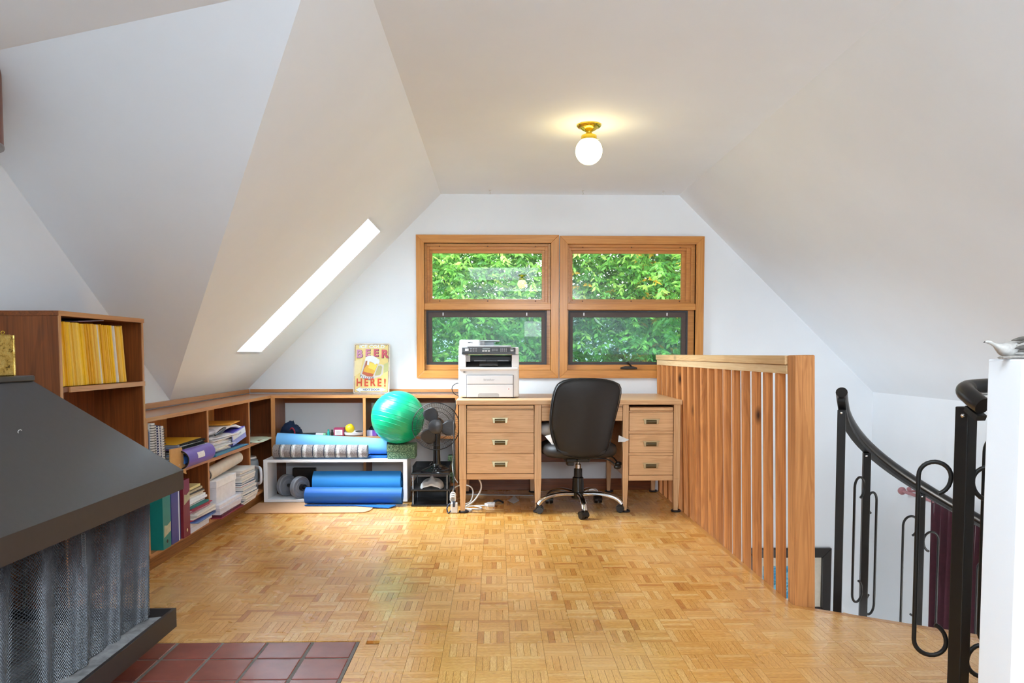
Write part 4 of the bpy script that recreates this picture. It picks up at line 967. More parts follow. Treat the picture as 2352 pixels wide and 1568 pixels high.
mb = MB(); mb.lathe([(.055, .0), (.075, .006), (.082, .026), (.079, .026), (.072, .010), (.0001, .006)], 30)
mb.xf(Matrix.Translation((-1.070, 5.69, .4525)))
item(mb, 'dish', WHITE, 'shallow white dish under the yellow ball', 'dish', (-1.07, 5.69, .4525), smooth=40)
mb = MB(); mb.sphere((-1.035, 5.70, .479), .03, 14, 8, (1.0, .8, .25)); item(mb, 'dark_pouch', plain('dark_pouch_cloth', '#3a3a3c', .8), 'dark flat pouch lying in the white dish', 'pouch', (-1.035, 5.70, .465), smooth=60)
t = thing('small_box', 'white and purple small carton beside the green ball', 'box', (-.93, 5.66, .4525))
MB().box(-.966, -.925, 5.63, 5.70, .4525, .494).build('body', plain('lilac_white_card', '#c9c3dc', .5), t, bev=.001)
MB().box(-.925, -.893, 5.63, 5.70, .4525, .494).build('purple_end', plain('purple_card', '#6b3f97', .5), t, bev=.001)
mb = MB(); rings_ = []
for i in range(9):
    u = i/8; r = .026*math.sin(PI*min(.97, max(.03, u)))**.6
    rings_.append([(-.955+.08*u, 5.668+r*math.cos(a)*1.1, .4945+max(0, r*.6+r*.75*math.sin(a)+.008*noise.noise(Vector((u*9, a, 1))))) for a in [2*PI*k/14 for k in range(14)]])
mb.rings(rings_); item(mb, 'black_glove', plain('black_knit', '#17171b', .9), 'small crumpled black cloth on the purple carton', 'cloth', (-.92, 5.668, .4945), smooth=50)

# ------------------------------------------------------------------ cords and sockets around the desk leg
WC = plain('white_cord', '#c9c9c6', .5); BC = plain('black_cord', '#17171a', .45)
def cord(nm, pts, r, mat, label, k=7):
    mb = MB(); mb.tube(catmull(pts, k), r, 7); return tag(mb.build(nm, mat, smooth=70, org=pts[0]), label, 'cord')
def part_cord(par, pts, r, mat, k=7):
    mb = MB(); mb.tube(catmull(pts, k), r, 7); return mb.build('power_cord', mat, par, smooth=70)
part_cord(FAN, [(-.30, 5.60, .72), (-.300, 5.50, .66), (-.300, 5.28, .62), (-.292, 5.20, .45), (-.290, 5.12, .25), (-.287, 5.08, .16), (-.292, 5.05, .12), (-.291, 5.04, .105)], .0042, BC)
part_cord(PRINTER, [(-.262, 5.55, .84), (-.285, 5.50, .85), (-.315, 5.45, .83), (-.318, 5.45, .80), (-.300, 5.47, .772), (-.275, 5.48, .7605)], .0032, BC)
cord('white_cord', [(-.335, 5.66, .46), (-.325, 5.58, .40), (-.312, 5.40, .34), (-.308, 5.25, .28), (-.285, 5.12, .22), (-.262, 5.10, .19)], .0032, plain('grey_cord', '#8f8f8c', .5), 'grey cord curving beside the black cord at the desk leg')
cord('white_cord', [(-.13, 5.12, .23), (-.105, 5.11, .18), (-.11, 5.10, .13), (-.15, 5.09, .07), (-.20, 5.08, .035), (-.235, 5.075, .02)], .0055, WC, 'white cord hanging down from the wide pedestal')
cord('white_cord', [(-.315, 5.30, .03), (-.31, 5.30, .10), (-.26, 5.31, .135), (-.19, 5.3, .13), (-.165, 5.3, .09), (-.18, 5.27, .03), (-.215, 5.25, .012), (-.23, 5.2, .007), (-.18, 5.2, .007), (-.12, 5.22, .007), (-.08, 5.21, .009)], .0048, WC, 'looped white cord ending at the white plug under the desk')
cord('white_cord', [(-.24, 5.13, .008), (-.17, 5.11, .008), (-.115, 5.10, .008), (-.105, 5.15, .008), (-.15, 5.2, .008)], .0055, WC, 'white cord lying flat on the floor behind the desk leg')
cord('white_cord', [(-.222, 5.08, .006), (-.18, 5.05, .0065), (-.17, 5.09, .0065), (-.2, 5.1, .0065)], .005, WC, 'small white cord loop on the floor at the desk leg')
cord('blue_black_cord', [(-.288, 5.03, .062), (-.313, 5.02, .060), (-.33, 5.01, .035), (-.325, 5.0, .008), (-.315, 4.99, .007), (-.302, 5.02, .02)], .005, plain('navy_cord', '#222a3e', .4), 'short navy cord curling from the white socket block')
t = thing('socket_block', 'white socket block with a dark plug standing by the desk leg', 'socket', (-.285, 5.03, 0))
m = MB(); m.box(-.306, -.260, 5.00, 5.04, .002, .070); m.build('body', plain('socket_white', '#e0e2e2', .35), t, bev=.005)
m = MB(); m.box(-.292, -.276, 4.996, 5.02, .042, .080); m.build('dark_plug', plain('plug_navy', '#28364c', .35), t, bev=.003)
m = MB()
for q in range(3): m.tube([(-.292+.016*math.cos(a), 5.035+.01*q-.01, .090+.012*q+.018*math.sin(a)) for a in [2*PI*i/14 for i in range(14)]], .0055, 6, closed=True)
m.build('cord_knot', WC, t, smooth=60)
t = thing('extension_plug', 'flat white extension plug lying on the floor under the wide pedestal', 'plug', (-.06, 5.24, 0))
m = MB(); m.prism([(-.085, 5.235, .001), (-.06, 5.205, .001), (-.012, 5.205, .001), (-.008, 5.28, .001), (-.06, 5.28, .001)], (0, 0, .020)); m.build('body', plain('plug_white', '#dadad8', .4), t, bev=.003)
for a, b in ((-.035, 5.23), (-.033, 5.255)): MB().box(a, a+.006, b, b+.004, .0205, .0222).build('slot', BLKPL, t)
t = thing('cord_bundle', 'bundle of black cord bound together beside the white plug', 'cord', (.01, 5.33, 0))
m = MB()
for q in range(6): m.tube(catmull([(-.02, 5.30+.006*q, .010+.004*(q % 3)), (.01, 5.295+.008*q, .026-.003*(q % 2)), (.035, 5.30+.006*q, .018), (.048, 5.31+.006*q, .007)], 5), .005, 6)
m.build('cord_loops', BC, t, smooth=60)
mb = MB(); mb.box(-.245, .275, 5.63, 5.66, .0005, .006); mb.warp(lambda v: (v.x, v.y-.11*(v.x-.0)/.5*.5, v.z))
item(mb, 'floor_strip', plain('grey_white_strip', '#b4b5b3', .5, var=.12), 'long pale flat strip lying on the floor below the baseboard', 'strip', (0, 5.64, 0))
mb = MB(); mb.prism([(.085, 5.36, .012), (.120, 5.30, .004), (.162, 5.36, .012), (.130, 5.44, .030)], (0, 0, .005))
item(mb, 'grey_card', plain('grey_card', '#a2a19c', .5), 'small grey card tilted on the floor strip under the desk', 'card', (.12, 5.36, 0))
# ------------------------------------------------------------------ contents of the low bookshelf
def slab(nm, x0, x1, y0, y1, z0, z1, mat, label, cat, rz=0., tx=0., ty=0., group=None, bev=.001):
    c = ((x0+x1)/2, (y0+y1)/2, z0)
    m = MB(); m.box(x0-c[0], x1-c[0], y0-c[1], y1-c[1], 0, z1-z0)
    o = m.build(nm, mat, bev=bev, seg=1); o.location = c; o.rotation_euler = (tx, ty, rz); return tag(o, label, cat, group)
def col(h, r=.6): return plain('card_'+h.lstrip('#'), h, r, 0, .4, .05)
def coil_book(y, th, h, x, cover, wire, label, lean=0., pages='#e2e0dc'):
    t = thing('spiral_notebook', label, 'notebook', (x, y, .4595), local=True); t.rotation_euler = (lean, 0, 0)
    MB().box(-.19, -.006, -th/2+.002, th/2-.002, .003, h-.003).build('pages', col(pages), t)
    for s in (-1, 1): MB().box(-.19, -.003, s*th/2-.001, s*th/2+.001, 0, h).build('cover', col(cover), t)
    m = MB(); n = int(h/.0125)
    for i in range(n):
        z = .008+.0125*i; r = th/2+.003
        m.tube([(-.004+.012*math.cos(a), r*math.sin(a), z) for a in [2*PI*k/12 for k in range(12)]], .0017, 5, closed=True)
    m.build('wire_coil', plain('coil_'+wire.lstrip('#'), wire, .35, .3), t)
slab('thin_book', -1.86, -1.672, 3.640, 3.652, .4595, .70, col('#3d3238'), 'thin dark booklet standing at the near end of the shelf', 'book')
slab('thin_book', -1.86, -1.670, 3.654, 3.662, .4595, .69, col('#8891a8'), 'thin blue grey booklet standing against the white notebook', 'book')
coil_book(3.682, .036, .268, -1.660, '#dcdad2', '#30302e', 'thick white spiral notebook standing upright in the shelf', .01)
coil_book(3.722, .024, .255, -1.662, '#4d4a6d', '#c8ccd4', 'purple navy spiral notebook right behind the thick white one', .03)
coil_book(3.752, .026, .250, -1.657, '#353a63', '#d9dbe0', 'navy spiral notebook with bright wire in the upright group', .05)
coil_book(3.785, .026, .245, -1.655, '#eae7e0', '#4c4540', 'slim white spiral notebook leaning last in the upright group', .07)
# pile of ring bound booklets, upper near compartment
z = .4605
cl = ['#3f3b40', '#b9b6c4', '#6d4f4b', '#d0d0d6', '#33343a', '#c3c7d2', '#8b4136', '#e4e2e0', '#2b2c30']
for i, c in enumerate(cl):
    th = random.choice((.004, .005, .007)); y0 = 3.86+random.uniform(0, .04)
    slab('booklet', -1.86, -1.655+random.uniform(-.02, .02), y0, 4.30+random.uniform(-.02, .04), z, z+th, col(c), 'loose booklet, %s from the bottom of the pile behind the manila envelope' % nth(i), 'booklet', random.uniform(-.05, .05), group='booklets under the black pile'); z += th+.0006
for i in range(9):
    blk = i % 2 == 0; th = .009 if blk else .007; sh_ = -.02+.018*i if i < 5 else .07-.012*(i-5)
    rz = random.uniform(-.09, .05)
    c = ((-1.745+random.uniform(-.02, .03)), 4.085+sh_*.8, z)
    t = thing('ring_booklet', '%s ring bound booklet, %s from the bottom of the black and white batch' % ('black' if blk else 'white', nth(i)), 'booklet', c, 0, 'ring bound booklets in the upper pile', local=True); t.rotation_euler = (0, 0, rz)
    MB().box(-.10, .095, -.15, .155, .001, th-.0012).build('pages', col('#e5e7ea' if not blk else '#b9c4d6'), t)
    MB().box(-.10, .10, -.15, .16, th-.0012, th).build('cover', col('#17181c' if blk else '#2a2d36'), t)
    m = MB()
    for k in range(20): m.cbox((.099, -.135+.0148*k, th/2), (.006, .007, th*.9))
    m.build('comb_binding', col('#15161a' if blk else '#d6dade'), t); z += th+.0008
slab('folder', -1.86, -1.66, 3.92, 4.28, z+.0005, z+.0025, col('#d9a61c'), 'yellow folder topping the pile of ring bound booklets', 'folder', .03)
# manila envelope hanging over the edge
mb = MB(); P = [(-1.655, 3.805, .585), (-1.655, 3.945, .578), (-1.650, 3.965, .50), (-1.650, 3.985, .432), (-1.652, 3.95, .444), (-1.655, 3.80, .44)]
mb.prism([(x+.013, y, z_) for x, y, z_ in P], (.006, 0, 0))
tag(mb.build('envelope', plain('manila', '#c99a5e', .7, bmp=.1), bev=.001, org=(-1.65, 3.88, .44)), 'tan manila envelope propped at the shelf front before the booklets', 'envelope')
# bent purple binder, spine outwards
t = thing('ring_binder', 'purple binder lying with its curved spine over the shelf edge', 'binder', (-1.66, 4.1, .4595))
PU = plain('purple_vinyl', '#6a4fae', .45); ya, yb = 3.935, 4.30; zc = .512; r = .050
arc = [(-1.78, zc+r*.95)]+[(-1.645+r*math.sin(a)*1.0, zc+r*math.cos(a)) for a in [PI*i/16 for i in range(17)]]+[(-1.78, zc-r*.98)]
ins = [(x-(.004 if i not in (0, len(arc)-1) else 0), zc+(z_-zc)*.92) for i, (x, z_) in enumerate(arc)]
m = MB(); m.prism([(x, ya, z_) for x, z_ in arc+ins[::-1]], (0, yb-ya, 0)); m.build('cover', PU, t, smooth=30)
edge = [(x*1+.0005, zc+(z_-zc)*1.0) for x, z_ in arc]
m = MB(); m.prism([(x+.0003, ya-.004, zc+(z_-zc)*1.01) for x, z_ in arc]+[(x-.004, ya-.004, zc+(z_-zc)*.86) for x, z_ in arc[::-1]], (0, .005, 0)); m.build('black_rim', BLKPL, t)
m = MB(); m.prism([(-1.78, ya+.02, zc-.044), (-1.66, ya+.02, zc-.044), (-1.625, ya+.02, zc-.02), (-1.63, ya+.02, zc+.012), (-1.66, ya+.02, zc+.02), (-1.78, ya+.02, zc+.02)], (0, .30, 0)); m.build('pages', plain('blue_sheets', '#3f73b8', .6, var=.15, scale=90), t)
m = MB(); m.tube([(-1.66+.03*math.cos(a), ya+.015, zc+.034*math.sin(a)) for a in [2*PI*i/20 for i in range(20)]], .0018, 6, closed=True); m.build('ring', CHROME, t)
m = MB(); lb = [(-1.645+(r+.0012)*math.sin(a), zc+(r+.0012)*math.cos(a)) for a in [PI*(.34+.20*i/5) for i in range(6)]]
m.rings([[(x, y, z_) for y in (4.05, 4.145)] for x, z_ in lb], close=False, cap=False); lo_ = m.build('label', plain('label_white', '#e6e4ea', .6, var=.12, scale=120), t)
# far half: leaning papers, folders, lilac binder
z = .4535
for i, (c, w) in enumerate((('#2f7fb8', .66), ('#4f9cc2', .6), ('#5fa8c8', .5), ('#3f6fa0', .5))):
    slab('folder', -1.87, -1.655-.01*random.random(), 4.46+random.uniform(0, .03), 4.46+w, z, z+.005, col(c, .35), 'blue folder, %s from the shelf board, lying flat under the lilac binder' % nth(i), 'folder', random.uniform(-.02, .02), group='blue folders under the papers'); z += .0056
for i in range(13):
    th = random.choice((.004, .006, .009)); c = random.choice(['#e3e2e6', '#d9d8e2', '#efeff0', '#cfcfda', '#e9e6e0', '#e3e2e6'])
    slab('document', -1.87, -1.665+random.uniform(-.02, .02)+.001*i, 4.42+random.uniform(0, .03), 4.76+random.uniform(-.03, .06), z, z+th, col(c, .7), 'white document, %s from the bottom of the heap beside the lilac binder' % nth(i), 'document', random.uniform(-.12, .10), 0, random.uniform(-.02, .02), 'white documents in the leaning heap'); z += th+.0012
zt = z
mb = MB(); L = [[(-1.86+.19*u, 4.55+.42*v, zt+.014+.020*math.sin(PI*v)+.006*noise.noise(Vector((u*5, v*5, 0)))-.02*max(0, v-.75)*2) for u in [k/5 for k in range(6)]] for v in [k/8 for k in range(9)]]
mb.rings(L, close=False, cap=False); o = mb.build('document', PAPER, smooth=50, org=(-1.77, 4.75, zt)); sd = o.modifiers.new('s', 'SOLIDIFY'); sd.thickness = .014; sd.offset = 1
tag(o, 'thick white sheaf drooping over the top of the lilac binder', 'document')
slab('envelope', -1.87, -1.67, 4.70, 4.98, zt+.052, zt+.058, plain('amber_card', '#d9962a', .55), 'amber envelope on top of the paper heap', 'envelope', .12)
mb = MB()
rings_ = []
for i in range(12):
    u = i/11; r = .032*math.sin(PI*min(.97, max(.03, u)))**.5
    rings_.append([(-1.72+r*1.3*math.cos(a)*.9, 4.42+.20*u, zt+.012+max(0, r*.5+r*.6*math.sin(a)+.01*noise.noise(Vector((u*7, a*2, 3))))) for a in [2*PI*k/14 for k in range(14)]])
mb.rings(rings_); tag(mb.build('plastic_bag', plain('clear_plastic', '#c9c8cf', .25, 0, .6), smooth=30, org=(-1.72, 4.5, zt)), 'crinkled clear plastic bag on the paper heap by the divider', 'bag')
mb = MB(); mb.tube(catmull([(-1.655, 4.46, zt+.018), (-1.65, 4.53, zt+.030), (-1.66, 4.62, zt+.040), (-1.665, 4.66, zt+.043)], 5), [.006, .007, .008, .009, .010, .011, .012, .012, .012, .011, .010, .010, .009, .008, .007, .006][:16], 8)
tag(mb.build('stapler', BLKPL, smooth=50, org=(-1.66, 4.55, zt+.02)), 'black slim stapler lying on the paper heap', 'stapler')
t = thing('ring_binder', 'lilac binder with a white spine label tipped on the blue folders', 'binder', (-1.71, 4.86, .497), local=True); t.rotation_euler = (math.radians(4), math.radians(-7), math.radians(4))
LI = plain('lilac_vinyl', '#8f95d4', .45)
MB().box(.062, .066, -.16, .16, 0, .072).build('spine', LI, t, bev=.001)
for z_ in (0, .070): MB().box(-.13, .064, -.16, .16, z_, z_+.003).build('cover', plain('violet_vinyl', '#5650b8', .45), t)
MB().box(.0655, .0672, -.15, .155, .032, .066).build('spine_label', plain('label_pale_blue', '#dfe7f0', .5), t)
text('label_writing', 'PROJECTS', .020, plain('pencil_grey', '#8d97a8', .6), t, (.0676, 0, .049), (PI/2, 0, PI/2), .0002)if False else None
for i in range(5): MB().box(.0671, .0675, -.04+.018*i, -.028+.018*i, .044, .054).build('label_writing', plain('pencil_grey', '#98a2b2', .6), t)
MB().box(-.12, .05, -.15, .15, .005, .03).build('pages', PAPER, t)
# flimsy green sheet over the shelf in the last compartment
mb = MB(); L = [[(-1.86+.225*u, 5.16+.36*v, .4565+.004*math.sin(6*v+2*u)-.014*max(0, u-.8)*5*(.4+v*.3)) for u in [k/6 for k in range(7)]] for v in [k/6 for k in range(7)]]
mb.rings(L, close=False, cap=False); o = mb.build('sheet', plain('pale_green_print', '#c2cbb4', .6, var=.25, scale=22), smooth=50, org=(-1.75, 5.34, .456)); o.location.z += .003; sd = o.modifiers.new('s', 'SOLIDIFY'); sd.thickness = .001
tag(o, 'pale green printed sheet curling over the shelf near the corner', 'paper')
# lower near compartment
def binder(y0, y1, h, x, c, label, patch=None, hole=True):
    t = thing('ring_binder', label, 'binder', (x-.1, (y0+y1)/2, .0955))
    MB().box(x-.24, x-.002, y0, y0+.003, .0955, .0955+h).build('cover', col(c, .4), t); MB().box(x-.24, x-.002, y1-.003, y1, .0955, .0955+h).build('cover', col(c, .4), t)
    MB().box(x-.004, x, y0, y1, .0955, .0955+h).build('spine', col(c, .4), t, bev=.001)
    MB().box(x-.23, x-.012, y0+.008, y1-.008, .100, .0955+h-.01).build('pages', PAPER, t)
    if hole: m = MB(); m.lathe([(.0075, 0), (.009, .0012), (.006, .0016)], 14, (x, (y0+y1)/2, .0955+.035), 'x'); m.build('finger_hole', plain('hole_dark', '#1d2a2c', .5) if c != '#7c2430' else CHROME, t)
    if patch: MB().prism([(x+.0004, y0+.01, patch[0]), (x+.0004, y1-.004, patch[0]+.02), (x+.0004, y1-.002, patch[1]+.008), (x+.0004, (y0+y1)/2, patch[1]-.006), (x+.0004, y0+.014, patch[1])], (.0006, 0, 0)).build('worn_label', plain('worn_paper', '#b9b596', .8, var=.15), t)
binder(3.716, 3.806, .305, -1.642, '#1d8078', 'teal ring binder with a torn spine label on the bottom shelf', (.155, .215))
binder(3.822, 3.906, .300, -1.645, '#3b3f86', 'blue violet binder standing beside the teal one', None, False)
slab('thin_folder', -1.86, -1.648, 3.912, 3.926, .0955, .385, col('#dfe6f2'), 'white slim folder between the blue and maroon binders', 'folder')
slab('thin_folder', -1.86, -1.652, 3.930, 3.948, .0955, .38, col('#34366a'), 'dark indigo slim folder touching the maroon binder', 'folder')
binder(3.955, 4.040, .305, -1.640, '#7c2430', 'maroon ring binder with a cream label beside the paper pile', (.27, .325), True)
z = .0958
pile = [('#dcdde6', .030, 0), ('#e3e4ea', .022, .02), ('#6c86b8', .006, .06), ('#4c66a8', .005, .05), ('#b92f4c', .008, .03), ('#e2ddd3', .010, .05), ('#c9c4bc', .006, .06), ('#e6e2da', .010, .07), ('#d1c6bf', .005, .04), ('#d98ba0', .005, .01), ('#e8e6e0', .008, 0), ('#a83548', .004, .03), ('#2f7f7c', .012, -.01), ('#e4e6e8', .007, -.02), ('#7a5a86', .006, -.02), ('#e9ebee', .012, -.01), ('#eeeeec', .010, -.02), ('#d8cfc0', .010, -.04), ('#c6b89c', .008, -.04), ('#4a463f', .006, -.05), ('#cbbfa0', .012, -.05), ('#8d8460', .004, -.05), ('#e3d79a', .014, -.06)]
cn = {'#b92f4c': 'crimson', '#2f7f7c': 'teal green', '#e3d79a': 'pale yellow', '#d98ba0': 'pink', '#4a463f': 'dark brown', '#7a5a86': 'mauve', '#a83548': 'dark red', '#8d8460': 'olive', '#c6b89c': 'sand coloured'}
for i, (c, th, sh_) in enumerate(pile):
    l = 'pale document, %s from the bottom of the mixed pile beside the maroon binder' % nth(i); gr = 'pale documents in the mixed pile'
    if c in cn: l = '%s folder in the mixed paper pile beside the maroon binder' % cn[c]; gr = None
    if c in ('#6c86b8', '#4c66a8'): l, gr = 'blue leaflet, %s from the bottom of the mixed paper pile' % nth(i), 'blue leaflets in the mixed pile'
    slab('document', -1.87, -1.648+sh_*.5+random.uniform(-.006, .006), 4.058, 4.325+sh_*.5+random.uniform(-.012, .012), z, z+th, col(c), l, 'document', random.uniform(-.05, .05), random.uniform(-.008, .008), 0, gr); z += th+.0007
# lower far compartment: flat books, white box, rolled chart, magazine stack
z = .0958
for i, (c, th) in enumerate((('#8a3042', .008), ('#5c2238', .012), ('#d9d8e4', .022), ('#cfcfdc', .016), ('#e2e1ea', .020))):
    l = 'white thick book, %s from the shelf, lying flat under the file box' % nth(i); gr = 'flat books under the file box'
    if c in ('#8a3042', '#5c2238'): l, gr = 'maroon folder, %s from the shelf, under the white file box' % nth(i), 'maroon folders under the box'
    slab('book', -1.86, -1.615+random.uniform(-.012, .008), 4.415+random.uniform(0, .02), 4.80+random.uniform(-.02, .02), z, z+th, col(c), l, 'book', random.uniform(-.03, .03), group=gr); z += th+.0008
t = thing('file_box', 'plain white cardboard file box below the rolled chart', 'box', (-1.76, 4.6, z))
MB().box(-1.87, -1.648, 4.445, 4.77, z, z+.135).build('body', plain('white_card', '#dedde2', .6), t, bev=.002)
MB().box(-1.873, -1.645, 4.44, 4.775, z+.095, z+.137).build('lid', plain('white_card_lid', '#e6e5e8', .6), t, bev=.002)
zb = z+.138
m = roll((-1.70, 4.42, zb+.040), (-1.71, 4.99, zb+.068), .042, .042, 2.2, .004, 22, -1, .4)
tag(m.build('rolled_chart', plain('beige_paper', '#cdbfae', .65), smooth=50, org=(-1.7, 4.6, zb)), 'big beige rolled paper chart resting on the file box', 'roll')
z = .0958
for i in range(17):
    th = random.choice((.011, .013, .015)); c = ['#dfdedd', '#e8e6e2', '#d5d3d6', '#e4e0da'][i % 4]
    edge_c = random.choice(['#b5553a', '#5c7286', '#c9c6c0', '#7c3b40', '#d8d5d0', '#d8d5d0'])
    oy = random.uniform(-.012, .012)
    t = thing('magazine', 'white magazine, %s from the bottom of the tall stack' % nth(i), 'magazine', (-1.74+random.uniform(-.006, .012)+(.012 if i < 8 else 0), 4.945+oy, z), 0, 'white magazines in the tall stack', local=True); t.rotation_euler = (0, 0, random.uniform(-.05, .05))
    MB().box(-.11, .112, -.125, .135, .0012, th-.0012).build('pages', col(c), t)
    MB().box(-.11, .114, -.128, .135, th-.0012, th).build('cover', col(edge_c), t); z += th+.0006
t = thing('plastic_jug', 'blue grey plastic jug with white handle beside the magazine stack', 'jug', (-1.78, 5.37, .0958))
MB().lathe([(.070, 0), (.074, .01), (.078, .18), (.074, .21), (.060, .222), (.0001, .224)], 30, (-1.78, 5.40, .0958)).build('body', plain('jug_blue_grey', '#8a99a8', .35), t, smooth=40)
m = MB(); hp = [(-1.70, 5.31, .27), (-1.655, 5.27, .272), (-1.640, 5.255, .255), (-1.638, 5.255, .20), (-1.648, 5.265, .165), (-1.70, 5.31, .150)]
m.tube(catmull(hp, 5), .010, 10); m.build('handle', plain('jug_handle', '#d5dbe6', .35), t, smooth=60)
MB().lathe([(.066, .2245), (.062, .235), (.0001, .238)], 26, (-1.78, 5.40, .0958)).build('lid', WHITE, t, smooth=40)

# ------------------------------------------------------------------ wooden railing
t = thing('railing', 'cedar railing of upright balusters guarding the stairwell', 'railing', (1.262, 3.2, -.1), local=True)
t.rotation_euler = (0, math.radians(-1.25), 0)
zo = .1
MB().box(.004, .088, -.085, .004, -.10+zo, 1.058+zo).build('newel_post', CEDAR, t, bev=.006)
MB().box(-.006, .050, .004, 2.62, 1.018+zo, 1.056+zo).build('top_rail', PINE, t, bev=.003)
MB().box(.002, .044, .004, 2.62, .978+zo, 1.016+zo).build('under_rail', wood('pale_pine_under', '#e0c69c', '#c09763', 'y', 2.0, .5, 0, 2), t, bev=.003)
me = MB().box(-.019, .019, -.019, .019, -.12+zo, .980+zo).mesh('baluster'); me.materials.append(CEDAR_K)
for i in range(17):
    o = bpy.data.objects.new('baluster', me); COL.objects.link(o); o.parent = t; o.location = (.021, .125+.1553*i, 0)
    b = o.modifiers.new('bevel', 'BEVEL'); b.width = .006; b.segments = 2

# ------------------------------------------------------------------ spiral stair with iron handrail
sc_c = Vector((2.30, 2.75)); SR = .935
t = thing('spiral_stair', 'black iron spiral stair handrail descending past the railing', 'staircase', (2.30, 2.75, LOW))
def sp(th, r=SR): return Vector((sc_c.x+r*math.cos(math.radians(th)), sc_c.y+r*math.sin(math.radians(th)), 0))
def rz_(th): return .862-.0092*(151-th)
MB().cyl((2.30, 2.75, LOW), (2.30, 2.75, .9), .05, n=20).build('center_pole', IRON, t, smooth=40)
for i in range(8):
    th = 163-25*i; z = -.14-.20*i
    P = [sp(th, .06), sp(th+2, SR+.03), sp(th-13, SR+.03), sp(th-28, SR+.03), sp(th-28, .06)]
    MB().prism([(p.x, p.y, z) for p in P], (0, 0, -.035)).build('tread', OAK['x'], t)
def square(mb, p0, p1, hw_, ang):
    a = math.radians(ang); u = Vector((math.cos(a), math.sin(a), 0)); v = Vector((-u.y, u.x, 0)); p0, p1 = Vector(p0), Vector(p1)
    return mb.rings([[p+(u*sx+v*sy)*hw_ for sx, sy in ((1, 1), (-1, 1), (-1, -1), (1, -1))] for p in (p0, p1)])
def scroll(mb, post, dirv, zt, zb, w=.075, r=.0062):
    d = Vector(dirv).normalized(); P = Vector(post); q = w*.5
    pts = []
    for a in range(-60, 181, 20): pts.append(P+d*(q+.0-q*.92*math.cos(math.radians(a)))*1+Vector((0, 0, zt-q+q*math.sin(math.radians(a)))))
    pts = [P+d*(q*1.0-q*math.cos(math.radians(a)))+Vector((0, 0, zt-q+q*math.sin(math.radians(a))*(1 if a > 0 else 1.25))) for a in range(-75, 181, 15)]
    pts += [P+d*(2*q)+Vector((0, 0, zb+q))]
    pts += [P+d*(q+q*math.cos(math.radians(a)))+Vector((0, 0, zb+q-q*math.sin(math.radians(a))*(1 if a < 180 else 1.25))) for a in range(15, 256, 15)]
    return mb.tube(pts, r, 8)
hr = []
for k in range(0, 27):
    th = 154-4.0*k; p = sp(th); hr.append((p.x, p.y, rz_(th)+(.012 if k < 2 else 0)))
m = MB(); m.tube(hr, .0235, 14); m.build('handrail', plain('black_handrail', '#101112', .28), t, smooth=50)
m = MB(); m.sweep([(x, y, z-.032) for x, y, z in hr], [(-.016, -.007), (.016, -.007), (.016, .007), (-.016, .007)]); m.build('rail_flat', IRON, t)
for th, rot in ((151, 62), (126.5, 75), (102, 60), (77, 40)):
    p = sp(th); zt = rz_(th)-.038; m = MB(); square(m, (p.x, p.y, zt-1.05), (p.x, p.y, zt), .0165, rot); po = m.build('iron_post', IRON, t, bev=.002)
    tang = Vector((-math.sin(math.radians(th)), math.cos(math.radians(th)), 0))
    MB().sphere((p.x-.012, p.y-.022, zt-.012), .005, 8, 6).build('screw', CHROME, po)
    for sg, dz in ((1, 0), (-1, -.085)):
        if th == 151 and sg == 1: continue
        m = MB(); scroll(m, p+tang*sg*.016, tang*sg*Vector((1, 1, 1)), zt-.11+dz-(.09 if th == 151 else 0), zt-.70+dz, .088 if th < 151 else .05, .0058); m.build('scroll_rod', IRON, po, smooth=60)
# guard rail by the pony wall
t = thing('guard_rail', 'black iron guard post with scroll rods beside the white pony wall', 'railing', (1.33, 2.14, 0))
px_, py_ = 1.352, 2.14
m = MB(); square(m, (px_, py_, .002), (px_, py_, .912), .0205, 22); po = m.build('iron_post', IRON, t, bev=.003)
MB().lathe([(.045, .001), (.045, .006)], 20, (px_, py_, 0)).build('base_plate', IRON, t)
u = Vector((.86, .51, 0)); nrm = Vector((.51, -.86, 0))
hr = catmull([(1.339, 2.046, .920), (1.335, 2.066, .930), (1.333, 2.093, .944), (1.337, 2.122, .955), (1.355, 2.147, .962), (1.40, 2.168, .966), (1.60, 2.22, .972), (2.2, 2.40, .98)], 6)
m = MB(); m.tube(hr, .0245, 18); m.build('handrail', plain('black_handrail', '#101112', .28), t, smooth=50)
m = MB(); m.sweep([(x, y, z-.036) for x, y, z in [(1.339, 2.052, .922), (1.336, 2.075, .934), (1.335, 2.10, .947)]], [(-.015, -.008), (.015, -.008), (.015, .008), (-.015, .008)]); m.build('rail_flat', IRON, t)
MB().sphere((1.328, 2.118, .888), .006, 10, 6).build('screw', CHROME, t)
m = MB(); scroll(m, (px_-.020, py_+.03, 0), (-.92, .38, 0), .746, .166, .085, .0066); m.build('scroll_rod', IRON, t, smooth=60)
m = MB(); scroll(m, (px_+.022, py_-.004, 0), (.90, -.30, 0), .740, .125, .085, .0066); m.build('scroll_rod', IRON, t, smooth=60)
m = MB(); scroll(m, (px_+.165, py_+.055, 0), (-.9, -.2, 0), .82, .20, .085, .0066); m.build('scroll_rod', IRON, t, smooth=60)

